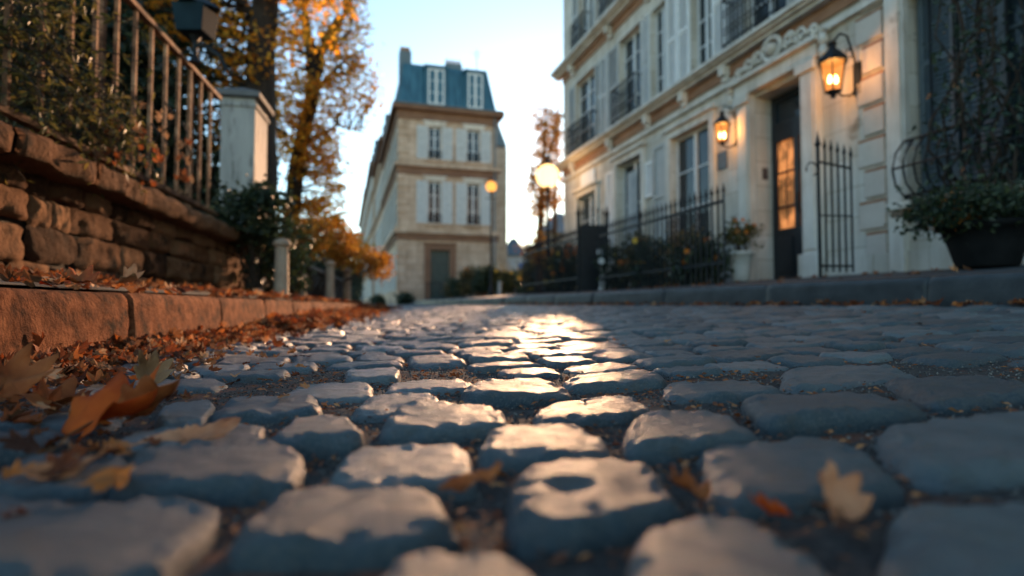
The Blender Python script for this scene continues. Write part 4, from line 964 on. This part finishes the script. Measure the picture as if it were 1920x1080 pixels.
for s in (0, .56):
    mb = MB(); mb.tube([FT.p(s, 0, gz - .05), FT.p(s, 0, 1.8)], .035, 8); mb.lathe(FT.p(s, 0, 1.8), [(.03, 0), (.055, .04), (.03, .08), (.003, .2)], 8); mb.build('post', 'iron', root)
for i in range(5):
    s = .08 + i * .1; mb = MB(); mb.tube([FT.p(s, 0, 1.6), FT.p(s, 0, 1.82 + .06 * math.sin(i * PI / 4))], .012, 5); mb.lathe(FT.p(s, 0, 1.82 + .06 * math.sin(i * PI / 4)), [(.01, 0), (.026, .03), (.002, .13)], 5); mb.build('spike', 'iron', root)
# open gate beside the door
gp = at(1538, 515, 5.8); FO = Fr((gp.x, gp.y, 0), (1, .12, 0), (.12, -1, 0))
root = empty('open_gate', (gp.x, gp.y, zpave(gp.x, gp.y)), 'narrow open iron gate leaf standing by the front door', 'gate')
zb = zpave(gp.x, gp.y)
for i in range(6):
    s = i * .072; t = 1.66 - (0 if i else 0) - .018 * i; r = .018 if i == 0 else .011
    mb = MB(); mb.tube([FO.p(s, 0, zb + (.0 if i == 0 else .06)), FO.p(s, 0, t)], r, 8); mb.lathe(FO.p(s, 0, t - .005), [(r, 0), (r * 1.9, .02), (r * 1.1, .05), (.002, .11 if i else .16)], 8); mb.build('post' if i == 0 else 'bar', 'iron', root)
for q0, q1, rr_ in ((1.50, 1.44, .012), (zb + .12, zb + .12, .012), (.95, .95, .008)):
    mb = MB(); mb.tube([FO.p(0, 0, q0), FO.p(.36, 0, q1)], rr_, 6); mb.build('rail', 'iron', root)
mb = MB(); mb.tube([FO.p(-.02 - .05 + .06 * math.cos(t), 0, 1.42 + .07 * math.sin(t)) for t in np.linspace(-1.2, 3.5, 10)], .008, 6); mb.build('latch', 'iron', root)
# potted plants and shrubs in the front garden
def pot(name, label, group, x, y, zb, r, h, fm, blobs, leafs, pm, flowers=None):
    root = empty(name, (x, y, zb), label, 'potted plant', group)
    mb = MB(); mb.lathe((x, y, zb), [(r * .62, 0), (r * .66, h * .06), (r * .8, h * .5), (r * .95, h * .86), (r * 1.06, h * .88), (r * 1.08, h), (r * .92, h), (r * .9, h * .93)], 20); mb.build('pot', pm, root, smooth=True)
    shrub(None, None, None, (x, y, zb + h * .9), blobs, fm, leafs, parent=root, flowers=flowers)
p = at(1388, 440, 7.75); zb = zpave(p.x, p.y)
pot('potted_plant', 'round pot of dark foliage with orange flowers left of the front door', 'potted plants', p.x, p.y, zb, .17, .40, 'f_olive', [((p.x, p.y, zb + .62), (.24, .2, .2), 34, 30, .05)], .05, 'pot_pale', ('petal_o', .35, .03))
p = at(1850, 480, 4.4); zb = zpave(p.x, p.y)
pot('potted_plant', 'large dark urn of shrubs under the barred window at the right edge', 'potted plants', p.x, p.y, zb, .30, .34, 'f_dark', [((p.x - .03, p.y, zb + .44), (.50, .36, .18), 110, 42, .06)], .05, 'pot_dark')
rb = at(1800, 400, 4.4)
shrub('russet_plant', 'small russet leaved plant growing over the left rim of the dark urn', None, (rb.x, rb.y, zb + .38), [((rb.x - .05, rb.y, rb.z), (.17, .14, .10), 20, 16, .035)], 'f_red', .055, cat='plant', stem_r=.006)
# climbing plant on right window
root = empty('climbing_plant', FR.p(sv(5.2), .2, .5), 'dark climbing plant covering the barred window at the right edge', 'climbing plant')
lm = MB(); sm = MB()
for i in range(13):
    s = sv(ru(4.45, 5.7)); pts = [FR.p(s + ru(-.05, .05), .22, .85)]
    for t in range(10): pts.append(FR.p(s + .12 * math.sin(t * .9 + i) + ru(-.04, .04), .22 + ru(-.08, .12), 1.0 + t * .27))
    sm.tube(pts, [.016 - .001 * t for t in range(11)], 5)
    for q in pts[1:]:
        for _ in range(13 if q.z < 2.6 else 8):
            leaf_cloud(lm, [q + Vector((random.gauss(0, .11), random.gauss(0, .09), random.gauss(0, .13)))], .065)
sm.build('stems', 'bark', root); lm.build('leaves', 'f_ivy', root)
gl = ['first', 'second', 'third', 'fourth', 'fifth', 'sixth', 'seventh', 'eighth', 'ninth']
for i, y in enumerate([7.9, 8.5, 9.1, 9.7, 10.3, 11.7, 12.6, 13.5]):
    s = FG.p(sv(y), -.35 - .15 * (i % 2), 0); zb = zpave(s.x, s.y)
    h = [.62, .78, .7, .85, .8, .9, 1.0, .9][i]
    fl = [('petal_o', .3, .04), ('petal_w', .3, .05), ('petal_y', .3, .05), ('petal_o', .25, .05), ('petal_w', .4, .06), ('petal_y', .6, .07), ('petal_o', .3, .06), ('petal_y', .5, .07)][i]
    shrub('garden_shrub', gl[i] + ' dark shrub behind the garden railing, counted from the front door', 'shrubs behind the garden railing', (s.x, s.y, zb), [((s.x, s.y, zb + h * .5), (.32, .45, h * .55), 64, 32, .09)], ['f_dark', 'f_mix', 'f_ivy', 'f_olive'][i % 4], .075, flowers=fl)
# ------------------------------------------------------------------ street lamps
def street_lamp(label, px, py, Y, gr, gm, energy, base_z):
    c = at(px, py, Y); root = empty('street_lamp', (c.x, c.y, base_z), label, 'street lamp', 'old iron street lamps')
    h = c.z - base_z
    mb = MB(); mb.lathe((c.x, c.y, base_z), [(.16, 0), (.16, .06), (.11, .12), (.10, .45), (.07, .5), (.05, .6), (.042, h * .5), (.05, h * .52), (.035, h * .55), (.03, h - gr - .16), (.07, h - gr - .1), (.03, h - gr - .06), (.09, h - gr * .85)], 14)
    mb.tube([(c.x - .22, c.y, c.z - gr - .25), (c.x + .22, c.y, c.z - gr - .25)], .014, 6); mb.build('post', 'iron', root, smooth=False)
    mb = MB(); mb.lathe(c, [(.001 + gr * math.sin(t), -gr * math.cos(t)) for t in np.linspace(.35, PI - .35, 12)], 18); mb.build('globe', gm, root, smooth=True)
    mb = MB(); mb.lathe(c, [(gr * .36, gr * .95), (gr * .5, gr * 1.0), (gr * .3, gr * 1.25), (.03, gr * 1.4), (.04, gr * 1.5), (.005, gr * 1.8)], 12); mb.build('finial', 'iron', root, smooth=True)
    l = bpy.data.lights.new('lamp_light', 'POINT'); l.energy = energy; l.color = (1, .55, .22); l.shadow_soft_size = gr * .3
    lo = bpy.data.objects.new('lamp_light', l); COL.objects.link(lo); lo.parent = root; lo.location = c - root.location
street_lamp('bright glowing street lamp at the near corner of the town house', 1027, 330, 14.2, .29, 'globe', 60, .45)
street_lamp('dim orange street lamp in front of the blue roofed corner house', 921, 350, 22, .21, 'globe2', 30, .35)
# ------------------------------------------------------------------ centre corner house and its row
CA = Vector((.96, .28, 0)); CN = Vector((.28, -.96, 0))
C0 = Vector((-5.77, 29, 0))
FC = Fr(C0, CA, CN); FL = Fr(C0, A_, Vector((-.9599, -.2803, 0)))
WID = 5.15; LEN = 11.5
root = empty('corner_house', (C0.x, C0.y, .3), 'narrow beige corner house with a blue mansard roof and pale shutters', 'building')
z1, z2, z3, z4 = 3.97, 7.38, 10.3, 12.8
ops = {'door': (1.65, 2.65, .3, 3.05), 'w1': (1.52, 2.18, 4.43, 6.6), 'w2': (3.56, 4.24, 4.43, 6.6), 'w3': (1.52, 2.18, 7.75, 9.45), 'w4': (3.56, 4.24, 7.75, 9.45)}
mb = MB(); wall_panel(FC, mb, 0, WID, .1, z3, list(ops.values()), .25)
lops = []
for k_ in range(4):
    a = 1.3 + k_ * 2.7
    lops += [(a, a + .8, 1.0, 3.0), (a, a + .8, 4.43, 6.6), (a, a + .8, 7.75, 9.45)]
wall_panel(FL, mb, 0, LEN, .1, z3, lops, .25)
mb.add([FC.p(WID, 0, .1), FC.p(WID, -11, .1), FC.p(WID, -11, z3), FC.p(WID, 0, z3)], [(0, 1, 2, 3)])
mb.add([FL.p(LEN, 0, .1), FL.p(LEN, -WID, .1), FL.p(LEN, -WID, z3), FL.p(LEN, 0, z3)], [(0, 1, 2, 3)])
mb.build('wall', 'beige', root)
def bands(z0, z1_, d, m):
    mb = MB(); FC.box(mb, -d, WID + d, .002, d, z0, z1_); FL.box(mb, -.0, LEN, .002, d, z0 + .002, z1_ - .002)
    FC.box(mb, WID + .002, WID + d, -11, .0, z0, z1_); return mb
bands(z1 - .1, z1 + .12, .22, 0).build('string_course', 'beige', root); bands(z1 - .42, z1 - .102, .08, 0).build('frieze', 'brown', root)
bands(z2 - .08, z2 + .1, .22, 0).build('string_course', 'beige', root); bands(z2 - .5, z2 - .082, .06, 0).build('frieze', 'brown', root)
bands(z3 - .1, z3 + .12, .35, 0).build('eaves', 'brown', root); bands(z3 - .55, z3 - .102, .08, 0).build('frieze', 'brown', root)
# mansard
mb = MB(); i0, i1 = .0, .42
b_ = [FC.p(-.02, .02, z3 + .12), FC.p(WID + .02, .02, z3 + .12), FC.p(WID + .02, -LEN, z3 + .12), FC.p(-.02, -LEN, z3 + .12)]
t_ = [FC.p(i1 * .6, -i1, z4), FC.p(WID - i1, -i1, z4), FC.p(WID - i1, -LEN + i1, z4), FC.p(i1 * .6, -LEN + i1, z4)]
mb.hexa(b_ + t_)
mb.hexa([t_[0] + Vector((0, 0, .003)), t_[1] + Vector((0, 0, .003)), t_[2], t_[3], FC.p(1.6, -1.6, z4 + .35), FC.p(WID - 1.6, -1.6, z4 + .35), FC.p(WID - 1.6, -LEN + 1.6, z4 + .35), FC.p(1.6, -LEN + 1.6, z4 + .35)])
roof = mb.build('roof', 'zinc', root)
mb = MB()
for k_ in range(15):
    a = .15 + k_ * .35; q0 = FC.p(a, .03, z3 + .13); q1 = FC.p(i1 * .6 + (a + .02) / (WID + .04) * (WID - i1 * 1.6), -i1 + .01, z4)
    mb.tube([q0, q1], .014, 4)
    if k_ < 14: q0 = FL.p(a * 2.2, .03, z3 + .13); q1 = FL.p(a * 2.2, -.25, z4); mb.tube([q0, q1], .014, 4)
mb.build('seams', 'zinc', roof)
mb = MB(); mb.tube([FC.p(-.3, .36, z3 + .15), FC.p(WID + .3, .36, z3 + .15)], .06, 8); mb.build('gutter', 'slate', roof)
mb = MB(); mb.tube([FC.p(WID - .12, .30, z3 + .1), FC.p(WID - .12, .10, z3 - .2), FC.p(WID - .12, .10, .4)], .05, 8); mb.build('downpipe', 'slate', root)
for a0, a1 in ((1.35, 2.45), (3.45, 4.5)):
    mb = MB(); FC.box(mb, a0, a1, -.9, .05, z3 + .15, z4 - .25); FC.box(mb, a0 - .08, a1 + .08, -.9, .12, z4 - .248, z4 - .14); dm = mb.build('dormer', 'zinc', root)
    FD = Fr(FC.p(0, .075 + .16, 0), CA, CN)
    window(FD, dm, a0 + .12, a1 - .12, z3 + .3, z4 - .32, d=.16, nh=2, w=.09, name='dormer_window')
for a, n_, h, w_ in ((.38, -.9, .75, .62), (3.0, -1.2, .50, .9)):
    mb = MB(); FC.box(mb, a - w_ / 2, a + w_ / 2, n_ - .3, n_ + .3, z4 - 1.0, z4 + h); ch = mb.build('chimney', 'slate', roof)
    mb = MB()
    for k_ in range(4): mb.lathe(FC.p(a - w_ / 2 + .12 + k_ * (w_ - .24) / 3, n_, z4 + h), [(.08, 0), (.09, .05), (.07, .28), (.06, .3)], 8)
    mb.build('chimney_pot', 'terra', ch)
mb = MB(); q = FC.p(4.4, -1.5, z4 + .2); mb.tube([q, q + Vector((0, 0, 1.5))], .02, 5); mb.tube([q + Vector((-.3, 0, 1.3)), q + Vector((.3, 0, 1.3))], .012, 4); mb.tube([q + Vector((-.2, 0, 1.1)), q + Vector((.2, 0, 1.1))], .012, 4); mb.build('aerial', 'iron', roof)
for k_ in ('w1', 'w2', 'w3', 'w4'):
    o = ops[k_]; window(FC, root, *o, d=.12, nh=2, w=.06)
    mb = MB(); FC.box(mb, o[0] - .2, o[1] + .2, .002, .06, o[3] + .03, o[3] + .2); FC.box(mb, o[0] - .3, o[1] + .3, .002, .12, o[3] + .202, o[3] + .27); mb.build('lintel', 'trim', root)
    obox(FC, 'window_sill', 'beige', root, o[0] - .15, o[1] + .15, .002, .12, o[2] - .12, o[2] - .01)
    shutter(FC, root, o[0] - .60, o[0] - .03, o[2], o[3], m='shutter', panels=2); shutter(FC, root, o[1] + .03, o[1] + .60, o[2], o[3], m='shutter', panels=2)
    railing(FC, root, o[0], o[1], o[2], o[2] + .45, .1, sp_=.1)
for o in lops:
    window(FL, root, *o, d=.12, nh=2, w=.07); shutter(FL, root, o[0] - .7, o[0] - .05, o[2], o[3], m='shutter'); shutter(FL, root, o[1] + .05, o[1] + .7, o[2], o[3], m='shutter')
o = ops['door']; surround(FC, root, o, w=.3, d=.08, m='brown')
mb = MB(); FC.box(mb, o[0] + .003, o[1] - .003, -.2, -.15, .3, 3.04); FC.box(mb, o[0] + .1, 2.1, -.15, -.12, .5, 2.4); FC.box(mb, 2.2, o[1] - .1, -.15, -.12, .5, 2.4); mb.build('door', 'green_door', root)
for i in range(22):
    z = .5 + i * .44
    if z > 9.4: break
    if abs(z - z1) < .5 or abs(z + .2 - z2) < .5: continue
    l = .5 if i % 2 else .36
    mb = MB(); FC.box(mb, -.04, l, .002, .05, z, z + .36); FL.box(mb, .0, l, .002, .04, z, z + .36); mb.build('quoin', 'beige', root)
# row behind
def row_house(label, s0, s1, H, HR, wm, rm, off):
    root = empty('row_house', FL.p(s0, 0, .4), label, 'building', 'houses behind the corner house')
    F2 = Fr(FL.p(0, off, 0), FL.a, FL.n); mb = MB(); ops = []
    n = int((s1 - s0 - .8) / 2.6); st = int(H / 3.3)
    for i in range(n):
        for j in range(st):
            a = s0 + .9 + i * 2.6; ops.append((a, a + .85, 1.2 + j * 3.3, 3.2 + j * 3.3))
    wall_panel(F2, mb, s0, s1, .2, H, ops, .25)
    for a in (s0 + .001, s1 - .001): mb.add([F2.p(a, 0, .2), F2.p(a, -9, .2), F2.p(a, -9, H), F2.p(a, 0, H)], [(0, 1, 2, 3)])
    mb.build('wall', wm, root)
    for o in ops: window(F2, root, *o, d=.12, nh=1, w=.08); shutter(F2, root, o[0] - .6, o[0] - .03, o[2], o[3], m='shutter', slats=False); shutter(F2, root, o[1] + .03, o[1] + .6, o[2], o[3], m='shutter', slats=False)
    for j in range(1, st + 1): obox(F2, 'string_course', 'beige', root, s0, s1, .002, .15, .75 + j * 3.3 - .1, .75 + j * 3.3 + .05)
    mb = MB(); F2.box(mb, s0, s1, .002, .35, H - .1, H + .15); mb.build('eaves', 'brown', root)
    mb = MB(); mb.hexa([F2.p(s0, .05, H + .15), F2.p(s1, .05, H + .15), F2.p(s1, -9, H + .15), F2.p(s0, -9, H + .15), F2.p(s0, -.9, H + HR), F2.p(s1, -.9, H + HR), F2.p(s1, -8, H + HR), F2.p(s0, -8, H + HR)]); rf = mb.build('roof', rm, root)
    mb = MB(); F2.box(mb, s0 + .3, s0 + 1.0, -2.5, -1.2, H + .2, H + HR + 1.2); mb.build('chimney', 'slate', rf)
    for i in range(n):
        a = s0 + .9 + i * 2.6; mb = MB(); F2.box(mb, a, a + .9, -1.0, -.15, H + .4, H + HR * .8); mb.build('dormer', rm, root)
row_house('beige row house directly behind the corner house, with a grey blue roof', LEN + .05, LEN + 12, 12.0, 2.6, 'beige', 'slate', .0)
row_house('pale row house with a tall blue roof, second behind the corner house', LEN + 12.05, LEN + 28, 13.2, 3.0, 'beige', 'zinc', .15)
row_house('farthest row house down the street with a slate roof', LEN + 28.05, LEN + 60, 14.0, 3., 'beige', 'slate', .1)
# ------------------------------------------------------------------ background right of the corner house
def house(name, label, x0, x1, Y, zb, H, HR, depth, wm, rm, group=None, win=3, storeys=2, gable=True):
    root = empty(name, ((x0 + x1) / 2, Y, zb), label, 'building', group); F = Fr((x0, Y, 0), (1, 0, 0), (0, -1, 0)); W = x1 - x0
    ops = [(W * (i + .3) / win, W * (i + .7) / win, zb + 1 + j * (H - .6) / storeys, zb + 1 + (j + .55) * (H - .6) / storeys) for i in range(win) for j in range(storeys)]
    mb = MB(); wall_panel(F, mb, 0, W, zb - .3, zb + H, ops, .2)
    for a in (.001, W - .001): mb.add([F.p(a, 0, zb - .3), F.p(a, -depth, zb - .3), F.p(a, -depth, zb + H), F.p(a, 0, zb + H)], [(0, 1, 2, 3)])
    mb.build('wall', wm, root)
    for o in ops: window(F, root, *o, d=.1, nh=1, w=.08)
    mb = MB(); F.box(mb, -.2, W + .2, -depth, .25, zb + H, zb + H + .12)
    mb.hexa([F.p(-.2, .25, zb + H + .121), F.p(W + .2, .25, zb + H + .121), F.p(W + .2, -depth, zb + H + .121), F.p(-.2, -depth, zb + H + .121), F.p(W * .4, -depth * .45, zb + H + HR), F.p(W * .6, -depth * .45, zb + H + HR), F.p(W * .6, -depth * .55, zb + H + HR), F.p(W * .4, -depth * .55, zb + H + HR)])
    mb.build('roof', rm, root)
    return root, F, W
r_, F_, W_ = house('distant_house', 'small pale blue house at the end of the square, seen past the dim lamp', at(940, 500, 55).x, at(985, 500, 55).x, 55, .5, 4.6, 2.0, 5, 'far', 'slate', 'small houses beyond the square', 2, 2)
obox(F_, 'blue_panel', 'blue_sign', r_, W_ * .72, W_ * .95, .02, .1, 2.0, 4.4)
house('distant_house', 'tiny far house with a low grey roof between the lamps', at(985, 500, 60).x, at(1012, 500, 60).x, 60, .6, 5.0, 1.2, 5, 'far', 'slate', 'small houses beyond the square', 1, 2)
house('garden_house', 'pale gabled house half hidden behind the bright lamp', at(1018, 500, 22).x, at(1090, 500, 22).x, 22, .4, 2.4, 1.2, 4, 'far', 'slate', None, 2, 1)
mb = MB()
# trees right of centre
tc_ = at(1010, 540, 16.3)
tree('autumn_tree', 'thin sparse autumn tree behind the bright street lamp', 'autumn trees near the square', [(tc_.x, 16.3, .3), at(1012, 440, 16.3), at(1018, 330, 16.3), at(1024, 210, 16.3)], [.12, .10, .07, .02],
     [(at(1026, 250, 16.3), (.42, .5, 1.1), 70, 26, .11), (at(1022, 350, 16.3), (.5, .5, 1.0), 90, 28, .11), (at(1008, 460, 16.3), (.4, .4, .5), 34, 24, .10)], 'f_gold', .085,
     limbs=[([at(1018, 330, 16.3), at(1040, 250, 16.3), at(1050, 190, 16.3)], [.05, .03, .01]), ([at(1014, 400, 16.3), at(996, 330, 16.3), at(990, 270, 16.3)], [.04, .025, .01])])
tc_ = at(1042, 540, 17.5)
tree('autumn_tree', 'dark leaved small tree touching the corner of the town house', 'autumn trees near the square', [(tc_.x, 17.5, .3), at(1040, 400, 17.5), at(1045, 260, 17.5)], [.08, .06, .02],
     [(at(1040, 240, 17.5), (.3, .4, .9), 16, 22, .1), (at(1034, 440, 17.5), (.4, .5, .6), 16, 22, .1)], 'f_olive', .08)
# plants and pots around the corner house and square
spots = [(870, 530, 26, .9, 'f_dark', None), (892, 515, 25, 1.3, 'f_ivy', ('petal_o', .1, .07)), (915, 520, 24, 1.2, 'f_dark', None), (940, 525, 24, 1.1, 'f_olive', ('petal_y', .3, .08)), (968, 525, 26, 1.1, 'f_dark', ('petal_o', .2, .08)), (995, 520, 22, 1.1, 'f_dark', None), (1022, 500, 18, 1.3, 'f_olive', ('petal_y', .5, .07)), (1050, 500, 16.8, 1.2, 'f_dark', ('petal_y', .25, .06)), (852, 540, 27, .7, 'f_ivy', None), (760, 545, 28.2, .5, 'f_dark', None), (708, 550, 33, .5, 'f_dark', None)]
nm = ['eighth', 'seventh', 'sixth', 'fifth', 'fourth', 'third', 'second', 'first', 'ninth', 'tenth', 'eleventh']
for i, (px, py, Y, h, fm, fl) in enumerate(spots):
    p = at(px, py, Y); u = p.x + K * Y; zb = zpave(p.x, p.y) if u > 3.29 else zroad(p.x, p.y)
    shrub('street_shrub', nm[i] + ' shrub of the row in front of the far houses, counted from the town house', 'shrubs around the square', (p.x, p.y, zb), [((p.x, p.y, zb + h * .5), (.55 * h, .5, h * .5), 60, 36, .12)], fm if fm != 'f_ivy' else 'f_mix', .13, flowers=fl)
for px, Y, r, h, pm, lab in ((903, 24.6, .3, .5, 'pot_terra', 'red terracotta tub beneath the dim street lamp'), (962, 24.5, .2, .55, 'pot_pale', 'pale narrow pot beside the far houses'), (846, 27.4, .3, .5, 'pot_dark', 'dark tub right of the green door')):
    p = at(px, 560, Y); zb = zpave(p.x, p.y); pot('potted_plant', lab + ' with a small plant', 'potted plants', p.x, p.y, zb, r, h, 'f_dark', [((p.x, p.y, zb + h + .2), (.3, .3, .25), 16, 20, .08)], .1, pm)
p = at(937, 560, 23)
root = empty('street_post', (p.x, p.y, zpave(p.x, p.y)), 'short pale post on the far kerb below the dim street lamp', 'bollard')
mb = MB(); mb.lathe((p.x, p.y, zpave(p.x, p.y)), [(.09, 0), (.08, .05), (.07, .42), (.075, .43)], 10); mb.build('shaft', 'pot_pale', root); mb = MB(); mb.lathe((p.x, p.y, zpave(p.x, p.y)), [(.085, .432), (.09, .46), (.05, .52), (.005, .54)], 10); mb.build('cap', 'pot_pale', root)
# small entrance railing in front of the corner house
root = empty('square_railing', (at(800, 560, 27.5).x, 27.5, .3), 'dark low railing in front of the corner house door', 'railing')
FQ = Fr((at(800, 560, 27.7).x, 27.7, 0), CA, CN)
for i in range(12):
    s = i * .17; mb = MB(); mb.tube([FQ.p(s, 0, .2), FQ.p(s, 0, 1.25)], .018, 5); mb.build('bar', 'iron', root)
obox(FQ, 'rail', 'iron', root, -.02, 1.9, -.02, .02, 1.25, 1.3)
# ------------------------------------------------------------------ light, sky, camera
SUN_AZ, SUN_EL = math.radians(5.4), math.radians(11.5)
W = bpy.data.worlds.new('World'); S.world = W; W.use_nodes = True; nt = W.node_tree; bg = nt.nodes['Background']
sk = nt.nodes.new('ShaderNodeTexSky'); sk.sky_type = 'NISHITA'; sk.sun_disc = False; sk.sun_elevation = SUN_EL; sk.sun_rotation = SUN_AZ
sk.altitude = 50; sk.air_density = 1.0; sk.dust_density = .15; sk.ozone_density = .9
tn = nt.nodes.new('ShaderNodeMixRGB'); tn.blend_type = 'MULTIPLY'; tn.inputs[0].default_value = 1; tn.inputs[2].default_value = (.87, .99, 1.03, 1)
nt.links.new(sk.outputs[0], tn.inputs[1]); nt.links.new(tn.outputs[0], bg.inputs[0]); bg.inputs[1].default_value = .15
sl = bpy.data.lights.new('sun', 'SUN'); sl.energy = 4.2; sl.angle = math.radians(2.2); sl.color = (1, .57, .31)
so = bpy.data.objects.new('sun', sl); COL.objects.link(so)
sd_ = Vector((math.sin(SUN_AZ) * math.cos(SUN_EL), math.cos(SUN_AZ) * math.cos(SUN_EL), math.sin(SUN_EL)))
so.rotation_euler = sd_.to_track_quat('Z', 'Y').to_euler(); so.location = (3, -5, 12)
cam = bpy.data.cameras.new('camera'); co = bpy.data.objects.new('camera', cam); COL.objects.link(co); S.camera = co
cam.sensor_width = 36; cam.lens = 36 * FPX / 1920; cam.clip_start = .02; cam.clip_end = 2000
co.rotation_euler = (PI / 2 + PITCH, 0, 0); co.location = (0, 0, 0)
cam.dof.use_dof = True; cam.dof.focus_distance = 1.2; cam.dof.aperture_fstop = 1.9; cam.dof.aperture_blades = 0
S.view_settings.view_transform = 'Standard'; S.view_settings.look = 'None'; S.view_settings.exposure = 1.33; S.view_settings.gamma = 1
S.cycles.use_denoising = True
S.cycles.max_bounces = 6; S.cycles.transparent_max_bounces = 12
S.cycles.sample_clamp_indirect = 4
